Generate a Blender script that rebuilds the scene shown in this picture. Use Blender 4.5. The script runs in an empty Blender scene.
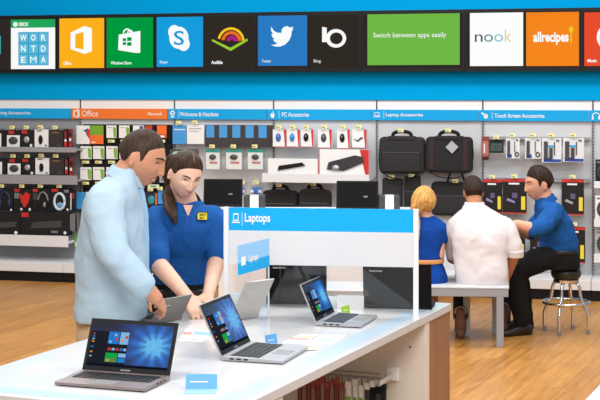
import bpy, bmesh, math, random
from mathutils import Vector, Matrix
random.seed(7)
V = Vector
PI = math.pi
col = bpy.context.scene.collection
F, YH, H = 1400.0, 90.0, 1.87          # focal length in pixels, horizon row, camera height
TZ = 0.92                               # display table height


def P(px, py, Y):
    return V(((px - 300) / F * Y, Y, H - (py - YH) / F * Y))


def T(px, py, z=TZ):
    Y = F * (H - z) / (py - YH)
    return V(((px - 300) / F * Y, Y, z))


# ------------------------------------------------------------------ materials
def lin(c):
    return tuple(((v / 255.0) / 12.92 if v / 255.0 <= 0.04045 else ((v / 255.0 + 0.055) / 1.055) ** 2.4) for v in c) + (1.0,)


MATS = {}


def mat(name, rgb, rough=0.5, metal=0.0, emit=0.0, noise=0.0, nscale=30.0, bump=0.0, bscale=60.0, stretch=None, spec=0.5, sheen=0.0):
    if name in MATS:
        return MATS[name]
    m = bpy.data.materials.new(name)
    m.use_nodes = True
    nt = m.node_tree
    b = nt.nodes['Principled BSDF']
    c = lin(rgb)
    b.inputs['Base Color'].default_value = c
    b.inputs['Roughness'].default_value = rough
    b.inputs['Metallic'].default_value = metal
    b.inputs['Specular IOR Level'].default_value = spec
    if sheen:
        b.inputs['Sheen Weight'].default_value = sheen
    if emit:
        b.inputs['Base Color'].default_value = (0, 0, 0, 1)
        b.inputs['Specular IOR Level'].default_value = 0.0
        b.inputs['Roughness'].default_value = 1.0
        b.inputs['Emission Color'].default_value = c
        b.inputs['Emission Strength'].default_value = emit
    tc = None
    if noise or bump:
        tc = nt.nodes.new('ShaderNodeTexCoord')
        mp = nt.nodes.new('ShaderNodeMapping')
        nt.links.new(tc.outputs['Object'], mp.inputs[0])
        if stretch:
            mp.inputs['Scale'].default_value = stretch
    if noise:
        n = nt.nodes.new('ShaderNodeTexNoise')
        n.inputs['Scale'].default_value = nscale
        n.inputs['Detail'].default_value = 4
        nt.links.new(mp.outputs[0], n.inputs['Vector'])
        r = nt.nodes.new('ShaderNodeValToRGB')
        r.color_ramp.elements[0].position = 0.3
        r.color_ramp.elements[1].position = 0.7
        r.color_ramp.elements[0].color = tuple(max(0, v * (1 - noise)) for v in c[:3]) + (1,)
        r.color_ramp.elements[1].color = tuple(min(1, v * (1 + noise)) for v in c[:3]) + (1,)
        nt.links.new(n.outputs['Fac'], r.inputs[0])
        nt.links.new(r.outputs[0], b.inputs['Base Color'])
    if bump:
        n2 = nt.nodes.new('ShaderNodeTexNoise')
        n2.inputs['Scale'].default_value = bscale
        n2.inputs['Detail'].default_value = 3
        nt.links.new(mp.outputs[0], n2.inputs['Vector'])
        bp = nt.nodes.new('ShaderNodeBump')
        bp.inputs['Strength'].default_value = bump
        bp.inputs['Distance'].default_value = 0.01
        nt.links.new(n2.outputs['Fac'], bp.inputs['Height'])
        nt.links.new(bp.outputs[0], b.inputs['Normal'])
    MATS[name] = m
    return m


def acrylic(name, tint=(1, 1, 1, 1), gloss=0.07):
    m = bpy.data.materials.new(name)
    m.use_nodes = True
    nt = m.node_tree
    nt.nodes.remove(nt.nodes['Principled BSDF'])
    out = nt.nodes['Material Output']
    t = nt.nodes.new('ShaderNodeBsdfTransparent')
    t.inputs[0].default_value = tint
    g = nt.nodes.new('ShaderNodeBsdfGlossy')
    g.inputs['Roughness'].default_value = 0.03
    mx = nt.nodes.new('ShaderNodeMixShader')
    mx.inputs[0].default_value = gloss
    nt.links.new(t.outputs[0], mx.inputs[1])
    nt.links.new(g.outputs[0], mx.inputs[2])
    nt.links.new(mx.outputs[0], out.inputs[0])
    return m


def wood(name, c1, c2, ang, plank=(1.2, 0.12), rough=0.3, seam=0.55):
    m = bpy.data.materials.new(name)
    m.use_nodes = True
    nt = m.node_tree
    b = nt.nodes['Principled BSDF']
    b.inputs['Roughness'].default_value = rough
    b.inputs['Specular IOR Level'].default_value = 0.3
    tc = nt.nodes.new('ShaderNodeTexCoord')
    mp = nt.nodes.new('ShaderNodeMapping')
    mp.inputs['Rotation'].default_value = (0, 0, -ang)
    nt.links.new(tc.outputs['Object'], mp.inputs[0])
    br = nt.nodes.new('ShaderNodeTexBrick')
    br.inputs['Color1'].default_value = (0.30, 0.30, 0.30, 1)
    br.inputs['Color2'].default_value = (0.75, 0.75, 0.75, 1)
    br.inputs['Mortar'].default_value = (0.0, 0.0, 0.0, 1)
    br.inputs['Scale'].default_value = 1.0
    br.inputs['Mortar Size'].default_value = 0.0012
    br.inputs['Brick Width'].default_value = plank[0]
    br.inputs['Row Height'].default_value = plank[1]
    br.offset = 0.37
    nt.links.new(mp.outputs[0], br.inputs['Vector'])
    mp2 = nt.nodes.new('ShaderNodeMapping')
    mp2.inputs['Scale'].default_value = (1.6, 17.0, 1.0)
    nt.links.new(mp.outputs[0], mp2.inputs[0])
    n = nt.nodes.new('ShaderNodeTexNoise')
    n.inputs['Scale'].default_value = 1.6
    n.inputs['Detail'].default_value = 7
    n.inputs['Roughness'].default_value = 0.62
    n.inputs['Distortion'].default_value = 0.6
    nt.links.new(mp2.outputs[0], n.inputs['Vector'])
    mx = nt.nodes.new('ShaderNodeMix')
    mx.data_type = 'FLOAT'
    mx.inputs[0].default_value = 0.32
    nt.links.new(n.outputs['Fac'], mx.inputs[2])
    nt.links.new(br.outputs['Color'], mx.inputs[3])
    r = nt.nodes.new('ShaderNodeValToRGB')
    r.color_ramp.elements[0].position = 0.28
    r.color_ramp.elements[1].position = 0.66
    r.color_ramp.elements[0].color = lin(c2)
    r.color_ramp.elements[1].color = lin(c1)
    nt.links.new(mx.outputs[0], r.inputs[0])
    mul = nt.nodes.new('ShaderNodeMix')
    mul.data_type = 'RGBA'
    mul.blend_type = 'MULTIPLY'
    nt.links.new(r.outputs[0], mul.inputs[6])
    mul.inputs[7].default_value = (seam, seam * 0.85, seam * 0.7, 1)
    nt.links.new(br.outputs['Fac'], mul.inputs[0])
    nt.links.new(mul.outputs[2], b.inputs['Base Color'])
    return m


WHITE = mat('white_laminate', (230, 229, 226), 0.3)
CREAM = mat('cream_laminate', (226, 218, 206), 0.4)
PAPER = mat('white_paper', (238, 238, 238), 0.7)
CARDW = mat('white_card', (238, 238, 238), 0.55)
SHELFW = mat('white_enamel', (228, 228, 230), 0.4)
PANELG = mat('grey_panel', (206, 207, 210), 0.6)
PANELD = mat('mid_grey_metal', (150, 151, 155), 0.5)
SLOT = mat('dark_slot', (52, 52, 56), 0.6)
BLACK = mat('black_plastic', (20, 20, 22), 0.5, spec=.25)
BLACKM = mat('matte_black', (30, 29, 30), 0.8, spec=.2)
BLACKC = mat('black_carton', (32, 31, 32), 0.55, spec=.25)
DGREY = mat('dark_grey_plastic', (62, 62, 65), 0.5)
GREY = mat('grey_plastic', (120, 121, 125), 0.5)
SILVER = mat('silver_metal', (188, 188, 192), 0.35, 0.6)
CHROME = mat('chrome', (225, 225, 228), 0.12, 1.0)
WIRE = mat('wire_steel', (150, 150, 152), 0.3, 0.8)
RED = mat('red_print', (205, 42, 36), 0.5)
ORANGE = mat('orange_print', (240, 112, 40), 0.5)
GREEN = mat('green_print', (128, 178, 50), 0.5)
DGREEN = mat('dark_green_print', (100, 160, 60), 0.5)
TEAL = mat('teal_print', (40, 150, 140), 0.5)
BLUEP = mat('blue_print', (70, 155, 220), 0.5)
BLUED = mat('deep_blue_print', (36, 70, 160), 0.5)
SKYB = mat('sky_blue_print', (20, 158, 224), 0.5)
YELLOW = mat('yellow_print', (236, 212, 60), 0.5)
TAGY = mat('tag_yellow', (236, 230, 150), 0.6)
BLUEW = mat('blue_wall', (0, 160, 224), 0.85, spec=.05)
BSIGN = mat('blue_sign_face', (26, 166, 228), 0.5, spec=.12)
OSIGN = mat('orange_sign_face', (240, 122, 54), 0.5, spec=.12)
CLEAR = acrylic('clear_acrylic', gloss=0.05)
CLEARB = acrylic('blue_tinted_acrylic', (0.72, 0.88, 1.0, 1), 0.05)
PACK = acrylic('clear_blister', (0.93, 0.95, 0.96, 1), 0.12)


# ------------------------------------------------------------------ mesh builder
def catmull(pts, sub):
    if len(pts) < 3 or sub < 2:
        return list(pts)
    out = []
    n = len(pts)
    for i in range(n - 1):
        p0 = pts[max(i - 1, 0)]; p1 = pts[i]; p2 = pts[i + 1]; p3 = pts[min(i + 2, n - 1)]
        for k in range(sub):
            t = k / sub
            out.append(0.5 * ((2 * p1) + (p2 - p0) * t + (2 * p0 - 5 * p1 + 4 * p2 - p3) * t * t + (3 * p1 - p0 - 3 * p2 + p3) * t ** 3))
    out.append(pts[-1])
    return out


class MB:
    def __init__(self):
        self.bm = bmesh.new()
        self.mats = []

    def mi(self, m):
        if m not in self.mats:
            self.mats.append(m)
        return self.mats.index(m)

    def face(self, vs, m):
        try:
            f = self.bm.faces.new(vs)
            f.material_index = self.mi(m)
            return f
        except ValueError:
            return None

    def box(self, x0, x1, y0, y1, z0, z1, m, M=None):
        c = [(x0, y0, z0), (x1, y0, z0), (x1, y1, z0), (x0, y1, z0), (x0, y0, z1), (x1, y0, z1), (x1, y1, z1), (x0, y1, z1)]
        v = [self.bm.verts.new(M @ V(p) if M else p) for p in c]
        for q in ((0, 3, 2, 1), (4, 5, 6, 7), (0, 1, 5, 4), (1, 2, 6, 5), (2, 3, 7, 6), (3, 0, 4, 7)):
            self.face([v[i] for i in q], m)
        return self

    def hexa(self, pts, m):
        v = [self.bm.verts.new(p) for p in pts]
        for q in ((0, 3, 2, 1), (4, 5, 6, 7), (0, 1, 5, 4), (1, 2, 6, 5), (2, 3, 7, 6), (3, 0, 4, 7)):
            self.face([v[i] for i in q], m)
        return self

    def prism(self, pts, y0, y1, m, M=None):
        """outline in x,z extruded from y0 (front) to y1"""
        f = lambda x, y, z: (M @ V((x, y, z)) if M else V((x, y, z)))
        a = [self.bm.verts.new(f(x, y0, z)) for x, z in pts]
        b = [self.bm.verts.new(f(x, y1, z)) for x, z in pts]
        self.face(a, m)
        self.face(b[::-1], m)
        n = len(pts)
        for i in range(n):
            self.face([a[i], b[i], b[(i + 1) % n], a[(i + 1) % n]], m)
        return self

    def disc(self, cx, cz, rx, rz, y0, y1, m, n=20, M=None, a0=0, a1=2 * PI):
        full = abs(a1 - a0 - 2 * PI) < 1e-6
        k = n if full else n + 1
        return self.prism([(cx + rx * math.cos(a0 + (a1 - a0) * i / n), cz + rz * math.sin(a0 + (a1 - a0) * i / n)) for i in range(k)], y0, y1, m, M)

    def arc(self, cx, cz, ri, ro, a0, a1, y0, y1, m, n=16, sx=1.0):
        pts = [(cx + sx * ro * math.cos(a0 + (a1 - a0) * i / n), cz + ro * math.sin(a0 + (a1 - a0) * i / n)) for i in range(n + 1)]
        pts += [(cx + sx * ri * math.cos(a1 + (a0 - a1) * i / n), cz + ri * math.sin(a1 + (a0 - a1) * i / n)) for i in range(n + 1)]
        return self.strip(pts, n, y0, y1, m)

    def strip(self, pts, n, y0, y1, m):
        k = n + 1
        o = pts[:k]; i_ = pts[k:][::-1]
        A = [[self.bm.verts.new((p[0], y, p[1])) for p in ring] for ring in (o, i_) for y in (y0, y1)]
        for i in range(n):
            self.face([A[0][i], A[0][i + 1], A[2][i + 1], A[2][i]], m)
            self.face([A[1][i], A[3][i], A[3][i + 1], A[1][i + 1]], m)
            self.face([A[0][i], A[1][i], A[1][i + 1], A[0][i + 1]], m)
            self.face([A[2][i], A[2][i + 1], A[3][i + 1], A[3][i]], m)
        self.face([A[0][0], A[2][0], A[3][0], A[1][0]], m)
        self.face([A[0][n], A[1][n], A[3][n], A[2][n]], m)
        return self

    def ell(self, c, r, m, nu=16, nv=10, M=None):
        c = V(c)
        rows = []
        for j in range(1, nv):
            a = -PI / 2 + PI * j / nv
            row = []
            for i in range(nu):
                b = 2 * PI * i / nu
                p = V((r[0] * math.cos(a) * math.cos(b), r[1] * math.cos(a) * math.sin(b), r[2] * math.sin(a)))
                row.append(self.bm.verts.new(c + (M @ p if M else p)))
            rows.append(row)
        lo = V((0, 0, -r[2])); hi = V((0, 0, r[2]))
        lo = self.bm.verts.new(c + (M @ lo if M else lo))
        hi = self.bm.verts.new(c + (M @ hi if M else hi))
        for j in range(len(rows) - 1):
            for i in range(nu):
                k = (i + 1) % nu
                self.face([rows[j][i], rows[j][k], rows[j + 1][k], rows[j + 1][i]], m)
        for i in range(nu):
            k = (i + 1) % nu
            self.face([lo, rows[0][k], rows[0][i]], m)
            self.face([hi, rows[-1][i], rows[-1][k]], m)
        return self

    def rings(self, rings, m, cap=True):
        R = [[self.bm.verts.new(p) for p in ring] for ring in rings]
        n = len(R[0])
        for a, b in zip(R[:-1], R[1:]):
            for i in range(n):
                k = (i + 1) % n
                self.face([a[i], a[k], b[k], b[i]], m)
        if cap:
            self.face(R[0][::-1], m)
            self.face(R[-1], m)
        return self

    def tube(self, pts, rad, m, n=12, sub=4, flat=1.0, up=None, round_caps=True):
        pts = [V(p) for p in pts]
        rad = [rad] * len(pts) if isinstance(rad, (int, float)) else list(rad)
        PP = catmull(pts, sub)
        RR = [max(1e-4, r) for r in catmull(rad, sub)] if len(pts) > 2 and sub > 1 else rad
        if len(PP) != len(RR):
            RR = rad
        tang = []
        for i in range(len(PP)):
            t = PP[min(i + 1, len(PP) - 1)] - PP[max(i - 1, 0)]
            tang.append(t.normalized() if t.length > 1e-9 else V((0, 0, 1)))
        u = V(up) if up else (V((0, 0, 1)) if abs(tang[0].z) < 0.9 else V((1, 0, 0)))
        u = (u - tang[0] * u.dot(tang[0])).normalized()
        rings = []

        def ring(c, t, u, r):
            w = t.cross(u)
            return [c + u * (r * flat * math.cos(2 * PI * i / n)) + w * (r * math.sin(2 * PI * i / n)) for i in range(n)]
        frames = []
        for i in range(len(PP)):
            u = u - tang[i] * u.dot(tang[i])
            u = u.normalized() if u.length > 1e-6 else tang[i].orthogonal().normalized()
            frames.append(u.copy())
        if round_caps:
            for s in (0.12, 0.5, 0.82):
                rings.append(ring(PP[0] - tang[0] * RR[0] * math.sqrt(1 - s * s) * (0.9 if flat == 1 else flat), tang[0], frames[0], RR[0] * s))
        for c, t, uu, r in zip(PP, tang, frames, RR):
            rings.append(ring(c, t, uu, r))
        if round_caps:
            for s in (0.82, 0.5, 0.12):
                rings.append(ring(PP[-1] + tang[-1] * RR[-1] * math.sqrt(1 - s * s) * (0.9 if flat == 1 else flat), tang[-1], frames[-1], RR[-1] * s))
        return self.rings(rings, m)

    def loft(self, secs, m, n=32, sub=4, p=2.3):
        """secs: (centre, half-axis a, half-axis b)"""
        C = catmull([V(s[0]) for s in secs], sub)
        A = catmull([V(s[1]) for s in secs], sub)
        B = catmull([V(s[2]) for s in secs], sub)
        rings = []
        for c, a, b in zip(C, A, B):
            ring = []
            for i in range(n):
                t = 2 * PI * i / n
                ct, st = math.cos(t), math.sin(t)
                k = (abs(ct) ** p + abs(st) ** p) ** (-1 / p)
                ring.append(c + a * (ct * k) + b * (st * k))
            rings.append(ring)
        return self.rings(rings, m)

    def build(self, name, parent=None, loc=None, rotz=0.0, smooth=False, bevel=0.0):
        me = bpy.data.meshes.new(name)
        bmesh.ops.recalc_face_normals(self.bm, faces=self.bm.faces)
        self.bm.to_mesh(me)
        self.bm.free()
        for m in self.mats:
            me.materials.append(m)
        o = bpy.data.objects.new(name, me)
        col.objects.link(o)
        if parent is not None:
            o.parent = parent
        if loc is not None:
            o.location = loc
        o.rotation_euler = (0, 0, rotz)
        if smooth:
            for pl in me.polygons:
                pl.use_smooth = True
        if bevel:
            md = o.modifiers.new('bevel', 'BEVEL')
            md.width = bevel
            md.segments = 2
            md.limit_method = 'ANGLE'
        return o


def bake(o):
    dg = bpy.context.evaluated_depsgraph_get()
    me = bpy.data.meshes.new_from_object(o.evaluated_get(dg))
    o.modifiers.clear()
    old = o.data
    o.data = me
    bpy.data.meshes.remove(old)
    for pl in me.polygons:
        pl.use_smooth = True
    return o


def tag(o, label, cat, group=None):
    o['label'] = label
    o['category'] = cat
    if group:
        o['group'] = group
    return o


def empty(name, loc, rotz, label, cat, group=None):
    o = bpy.data.objects.new(name, None)
    o.empty_display_size = 0.05
    col.objects.link(o)
    o.location = loc
    o.rotation_euler = (0, 0, rotz)
    return tag(o, label, cat, group)


def struct(o):
    o['kind'] = 'structure'
    return o


FONT_CACHE = {}


def lettering(text, x0, x1, z0, z1, y, m, parent, name='lettering', depth=0.001, flip=False, M=None, bold=0.0):
    """flat letters in the parent's x,z plane, fitted to the box"""
    cu = bpy.data.curves.new('letters', 'FONT')
    cu.body = text
    cu.extrude = 0.05
    cu.offset = bold
    cu.resolution_u = 3
    cu.align_x = 'LEFT'
    to = bpy.data.objects.new('letters', cu)
    col.objects.link(to)
    dg = bpy.context.evaluated_depsgraph_get()
    me = bpy.data.meshes.new_from_object(to.evaluated_get(dg))
    bpy.data.objects.remove(to)
    bpy.data.curves.remove(cu)
    xs = [v.co.x for v in me.vertices]
    ys = [v.co.y for v in me.vertices]
    ax, bx, ay, by = min(xs), max(xs), min(ys), max(ys)
    for v in me.vertices:
        fx = (v.co.x - ax) / (bx - ax)
        if flip:
            fx = 1 - fx
        p = V((x0 + fx * (x1 - x0), y - depth * (0.5 + v.co.z / 0.1), z0 + (v.co.y - ay) / (by - ay) * (z1 - z0)))
        v.co = M @ p if M else p
    me.materials.clear()
    me.materials.append(m)
    o = bpy.data.objects.new(name, me)
    col.objects.link(o)
    o.parent = parent
    return o


# ------------------------------------------------------------------ wall frame
PHI = math.atan(0.2486)
UX = V((math.cos(PHI), -math.sin(PHI), 0))
NN = V((-math.sin(PHI), -math.cos(PHI), 0))
DB = 0.45                                                # depth of the base deck
OB = V((0, 13.018, 0)) - NN * DB


def uv(px, py, d):
    r = V(((px - 300) / F, 1, -(py - YH) / F))
    t = (d + OB.dot(NN)) / r.dot(NN)
    p = r * t
    return (V((p.x, p.y, 0)) - OB).dot(UX), H + p.z


def wl(u, d, z):
    return OB + UX * u + NN * d + V((0, 0, z))


def wrect(px0, py0, px1, py1, d):
    """rectangle on the wall plane d whose corners average to those pixels"""
    pm, qm = (px0 + px1) / 2, (py0 + py1) / 2
    u0 = uv(px0, qm, d)[0]
    u1 = uv(px1, qm, d)[0]
    z1 = uv(pm, py0, d)[1]
    z0 = uv(pm, py1, d)[1]
    return u0, u1, z0, z1
# ------------------------------------------------------------------ the setting
FLOORM = wood('honey_oak_planks', (208, 150, 80), (152, 97, 43), math.atan2(0.9225, 0.386), (1.25, 0.125), 0.32, 0.72)
f = MB()
f.box(-9, 9, 1.0, 15.5, -0.05, 0.0, FLOORM)
struct(f.build('floor'))
w = MB()
w.box(-8, 8, 0.02, 0.14, 0.0, 4.6, BLUEW)
w.box(-8, 8, -0.03, 0.02, 1.775, 4.6, BLUEW)
struct(w.build('wall_back', loc=OB, rotz=-PHI))


def wbuild(mb, name, u, d, z, parent=None, **k):
    if parent is not None:
        return mb.build(name, parent, **k)
    return mb.build(name, None, wl(u, d, z), -PHI, **k)


# --- gondola bays along the wall
edges = [-22, 81, 175, 274, 377, 483, 593, 706]
bay_label = ['white wall bay of gaming boxes, partly cut by the left picture edge',
             'wall bay below the orange header strip behind the light blue shirt',
             'wall bay holding the clear webcam packs and five blue cards',
             'wall bay holding six red edged mouse boxes and a white shelf',
             'wall bay holding the two black laptop bags',
             'wall bay holding white and blue touch pen packs above the stool',
             'wall bay with three white shelves at the right picture edge']
UE = [uv(x, 150, 0.0)[0] for x in edges]
BAYS = []
for i in range(7):
    u0, u1 = UE[i], UE[i + 1]
    um = (u0 + u1) / 2
    hw = (u1 - u0) / 2
    e = empty('wall_bay', wl(um, 0, 0), -PHI, bay_label[i], 'shelving bay', 'shelving bays along the back wall')
    BAYS.append((e, um, hw))
    m = MB(); m.box(-hw + .004, hw - .004, 0, .018, .1, 1.59, PANELG if i else PANELD); m.build('back_panel', e)
    m = MB(); m.box(-hw + .004, hw - .004, -.012, .018, 1.592, 1.772, CARDW); m.build('header_panel', e)
    m = MB(); m.box(-hw + .002, hw - .002, -DB, -.002, .095, .185, SHELFW); m.build('base_shelf', e, bevel=.004)
    m = MB(); m.box(-hw + .002, hw - .002, -DB + .02, -.002, 0, .094, BLACK); m.build('plinth', e)
    m = MB(); m.box(-hw - .010, -hw + .010, -.016, .0, .186, 1.59, PANELD)
    for k in range(46):
        z = .22 + k * .03
        m.box(-hw - .005, -hw + .005, -.0175, -.0155, z, z + .018, SLOT)
    m.box(-hw - .006, -hw + .006, -.016, -.0125, 1.60, 1.772, SLOT)
    m.build('upright', e)


def shelf(bay, px0, py0, px1, py1, d, mt, back=0.0, lip=True):
    """a shelf whose front edge covers those pixels; a part of its bay"""
    e, um, hw = BAYS[bay]
    u0, u1, z0, z1 = wrect(px0, py0, px1, py1, d)
    m = MB()
    m.box(u0 - um, u1 - um, -d, -d + .012, z0, z1, mt)
    m.box(u0 - um, u1 - um, -d + .012, -back - .001, z0 + .3 * (z1 - z0), z0 + .3 * (z1 - z0) + .02, mt)
    m.build('shelf', e, bevel=.002)
    return z0 + .3 * (z1 - z0) + .02


shelf(0, -22, 147, 76, 152, .26, PANELD)
shelf(0, -22, 175, 77, 184, .26, PANELD)
shelf(0, -22, 235, 68, 246, .36, SHELFW)
shelf(3, 262, 174, 369, 183, .32, SHELFW)
for zz in (172,):
    shelf(4, 380, zz, 480, zz + 5, .022, PANELG)
shelf(5, 486, 178, 590, 182, .05, PANELD)
shelf(5, 486, 137, 590, 140, .05, PANELD)
shelf(6, 594, 182, 690, 189, .3, SHELFW)
shelf(6, 594, 220, 690, 228, .3, SHELFW)
shelf(6, 594, 255, 690, 264, .3, SHELFW)
# the slanted shelf front on the third bay etc. is carried by the shelf lip

# --- header signs
ICON = {}


def head_sign(px0, px1, face, label, texts, icon=None):
    u0, u1, z0, z1 = wrect(px0, 109, px1, 119, .05)
    z0, z1 = 1.583, 1.684
    um = (u0 + u1) / 2
    hw = (u1 - u0) / 2
    e = empty('header_sign', wl(um, .013, z0), -PHI, label, 'sign', 'strip signs above the wall bays')
    h = z1 - z0
    m = MB(); m.box(-hw + .001, hw - .001, -.02, 0, 0, h, face); m.build('sign_face', e)
    for (tx, a, b, lo, hi, bold) in texts:
        ua = uv(a, 114, .033)[0] - um
        ub = uv(b, 114, .033)[0] - um
        lettering(tx, ua, ub, h * lo, h * hi, -.0205, PAPER, e, bold=bold)
    if icon:
        kind, cx = icon
        c = uv(cx, 114, .033)[0] - um
        m = MB()
        z = h * .5
        y0, y1 = -.0225, -.0202
        if kind == 'laptop':
            m.box(c - .024, c + .024, y0, y1, z - .006, z + .024, PAPER)
            m.box(c - .019, c + .019, y0 - .0006, y1, z - .002, z + .020, face)
            m.box(c - .032, c + .032, y0, y1, z - .019, z - .011, PAPER)
        elif kind == 'mouse':
            m.disc(c, z - .008, .02, .026, y0, y1, PAPER)
            m.box(c - .002, c + .002, y0 - .0006, y1, z, z + .018, face)
            m.box(c + .004, c + .010, y0, y1, z + .016, z + .034, PAPER)
        elif kind == 'camera':
            m.disc(c, z + .012, .024, .024, y0, y1, PAPER)
            m.disc(c, z + .012, .011, .011, y0 - .0006, y1, face)
            m.box(c - .016, c + .016, y0, y1, z - .033, z - .018, PAPER)
        elif kind == 'hand':
            m.disc(c + .008, z - .008, .02, .022, y0, y1, PAPER)
            m.prism([(c - .036, z + .020), (c - .028, z + .030), (c + .012, z + .004), (c + .002, z - .012)], y0, y1, PAPER)
        elif kind == 'phones':
            m.arc(c, z - .004, .028, .036, 0, PI, y0, y1, PAPER)
            m.box(c - .036, c - .022, y0, y1, z - .034, z - .004, PAPER)
            m.box(c + .022, c + .036, y0, y1, z - .034, z - .004, PAPER)
        elif kind == 'office':
            m.prism([(c - .034, z - .026), (c + .012, z - .042), (c + .032, z - .034), (c + .032, z + .034), (c + .012, z + .042), (c - .034, z + .026)], y0, y1, PAPER)
            m.prism([(c - .018, z - .022), (c + .012, z - .026), (c + .012, z + .026), (c - .018, z + .020)], y0 - .0006, y1, face)
        m.build('icon', e)
        if kind != 'office':
            m = MB(); q = c + .065; m.box(q, q + .003, y0, y1, h * .15, h * .85, PAPER); m.build('divider_line', e)


head_sign(-60, 70, BSIGN, 'blue strip sign reading Gaming Accessories at the far left', [('Gaming Accessories', -7, 30.5, .30, .72, .012)])
head_sign(70.5, 167, OSIGN, 'orange strip sign with a white book shaped mark', [('Office', 82, 98, .22, .82, .0), ('Microsoft', 148, 162, .36, .66, .01)], ('office', 76.5))
head_sign(167.5, 266, BSIGN, 'blue strip sign reading Webcams & Headsets', [('Webcams & Headsets', 180, 218.5, .30, .70, .012)], ('camera', 172.5))
head_sign(266.5, 371, BSIGN, 'blue strip sign reading PC Accessories', [('PC Accessories', 282, 309, .30, .72, .012)], ('mouse', 272.5))
head_sign(371.5, 478.5, BSIGN, 'blue strip sign reading Laptop Accessories', [('Laptop Accessories', 386, 423, .28, .70, .012)], ('laptop', 377))
head_sign(479, 588.5, BSIGN, 'blue strip sign reading Touch Screen Accessories', [('Touch Screen Accessories', 494.5, 544.5, .30, .68, .012)], ('hand', 485))
head_sign(589, 700, BSIGN, 'blue strip sign with a headphones icon at the right edge', [], ('phones', 596))


# --- the row of wall displays
DD = .16
ZT, ZB = 2.615, 2.042


def E(name, rgb, s=1.0):
    return mat('lit_' + name, rgb, emit=s)


LW = E('white', (250, 252, 252))
LK = E('black', (46, 40, 38))


def display(px0, px1, label):
    u0 = uv(px0, 40, DD)[0]
    u1 = uv(px1, 40, DD)[0]
    um = (u0 + u1) / 2
    hw = (u1 - u0) / 2
    e = empty('wall_display', wl(um, DD, ZB), -PHI, label, 'display screen', 'row of black displays high on the wall')
    h = ZT - ZB
    m = MB()
    m.box(-hw + .002, hw - .002, .0, DD - .031, 0, h, BLACK)
    m.build('housing', e, bevel=.004)
    m = MB()
    b = .035
    m.box(-hw + .002, hw - .002, -.012, -.0005, h - b, h, BLACK)
    m.box(-hw + .002, hw - .002, -.012, -.0005, 0, b, BLACK)
    m.box(-hw + .002, -hw + .018, -.012, -.0005, b, h - b, BLACK)
    m.box(hw - .018, hw - .002, -.012, -.0005, b, h - b, BLACK)
    m.build('bezel', e)
    m = MB()
    m.box(-hw + .018, hw - .018, -.005, -.0005, b, h - b, LK)
    m.build('screen', e)
    return e, um


def tile(dis, px0, py0, px1, py1, m_):
    e, um = dis
    u0, u1, z0, z1 = wrect(px0, py0, px1, py1, DD)
    m = MB()
    m.box(u0 - um, u1 - um, -.0075, -.0052, z0 - ZB, z1 - ZB, m_)
    t = m.build('app_tile', e)
    s = (u1 - u0) / 48.0

    def X(px):                    # tile pixel to local
        return u0 - um + (px - px0) / (px1 - px0) * (u1 - u0)

    def Z(py):
        return z0 - ZB + (py1 - py) / (py1 - py0) * (z1 - z0)
    return t, X, Z


Y0, Y1 = -.0095, -.0076


def lt(t, X, Z, s, a, b, c, d, m=None, bold=.0):
    lettering(s, X(a), X(b), Z(d), Z(c), -.0077, m or LW, t, bold=bold)


d0 = display(-60, 57.3, 'wall display with the word game tile, first from the left')
m = MB(); u0, u1, z0, z1 = wrect(-40, 36, 1, 54, DD)
m.box(u0 - d0[1], u1 - d0[1], -.0075, -.0052, z0 - ZB, z1 - ZB, E('teal', (60, 170, 180))); m.build('app_tile', d0[0])
t, X, Z = tile(d0, 11.3, 19.5, 55.7, 69, E('paper', (248, 250, 249)))
m = MB(); m.box(X(11.3), X(55.7), Y0, Y1, Z(27.7), Z(19.5), E('green_bar', (33, 165, 88))); m.build('banner', t)
lettering('XBOX', X(18.8), X(29), Z(26), Z(22.2), -.0097, LW, t, bold=.03)
m = MB(); m.disc(X(15.8), Z(24.2), .024, .024, -.0112, -.0096, LW); m.build('icon', t)
m = MB()
tb = E('tile_blue', (38, 140, 190)); tc_ = E('tile_cyan', (92, 186, 214))
m.box(X(18.8), X(49), Y0, Y1, Z(65.3), Z(32), tb)
cells = []
for r in range(3):
    for c in range(3):
        xa = 19.3 + c * 10; ya = 32.5 + r * 11
        m.box(X(xa), X(xa + 9.2), Y0 - .001, Y1, Z(ya + 10.2), Z(ya), tc_)
        cells.append((xa, ya))
m.build('letter_grid', t)
for (xa, ya), ch in zip(cells, 'WORNTDEMA'):
    wch = {'W': 6.6, 'M': 6.2}.get(ch, 4.6)
    lettering(ch, X(xa + 4.6 - wch / 2), X(xa + 4.6 + wch / 2), Z(ya + 8.2), Z(ya + 2.2), -.0108, LW, t, bold=(0 if ch == 'M' else .02))

d1 = display(57.3, 155.2, 'wall display with an orange tile and a green tile')
t, X, Z = tile(d1, 59.7, 18.3, 104.3, 68, E('amber', (252, 176, 28)))
m = MB()
m.prism([(X(71), Z(49)), (X(71), Z(32.5)), (X(85), Z(26)), (X(92.3), Z(28.5)), (X(92.3), Z(51.5)), (X(85), Z(54))], Y0, Y1, LW)
m.prism([(X(75.8), Z(48)), (X(75.8), Z(34.2)), (X(84), Z(32)), (X(84), Z(49.5))], Y0 - .001, Y1, MATS['lit_amber'])
m.build('logo', t)
lt(t, X, Z, 'Office', 63.5, 71.5, 61.4, 64.8, bold=.02)
t, X, Z = tile(d1, 107, 17.3, 153.2, 67.6, E('store_green', (0, 152, 62)))
m = MB()
m.prism([(X(118.5), Z(50)), (X(119.2), Z(34.5)), (X(140.7), Z(31)), (X(140.7), Z(52.8)), (X(136), Z(53))], Y0, Y1, LW)
g = MATS['lit_store_green']
for (a, b, c, d) in ((123.2, 126.6, 38.2, 41.2), (127.6, 132, 37.2, 41), (123.2, 126.6, 42.2, 45), (127.6, 132, 42.2, 45.8)):
    m.box(X(a), X(b), Y0 - .001, Y1, Z(d), Z(c), g)
m.arc(X(127.5), Z(33), .030, .045, 0, PI, Y0, Y1, LW)
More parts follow.
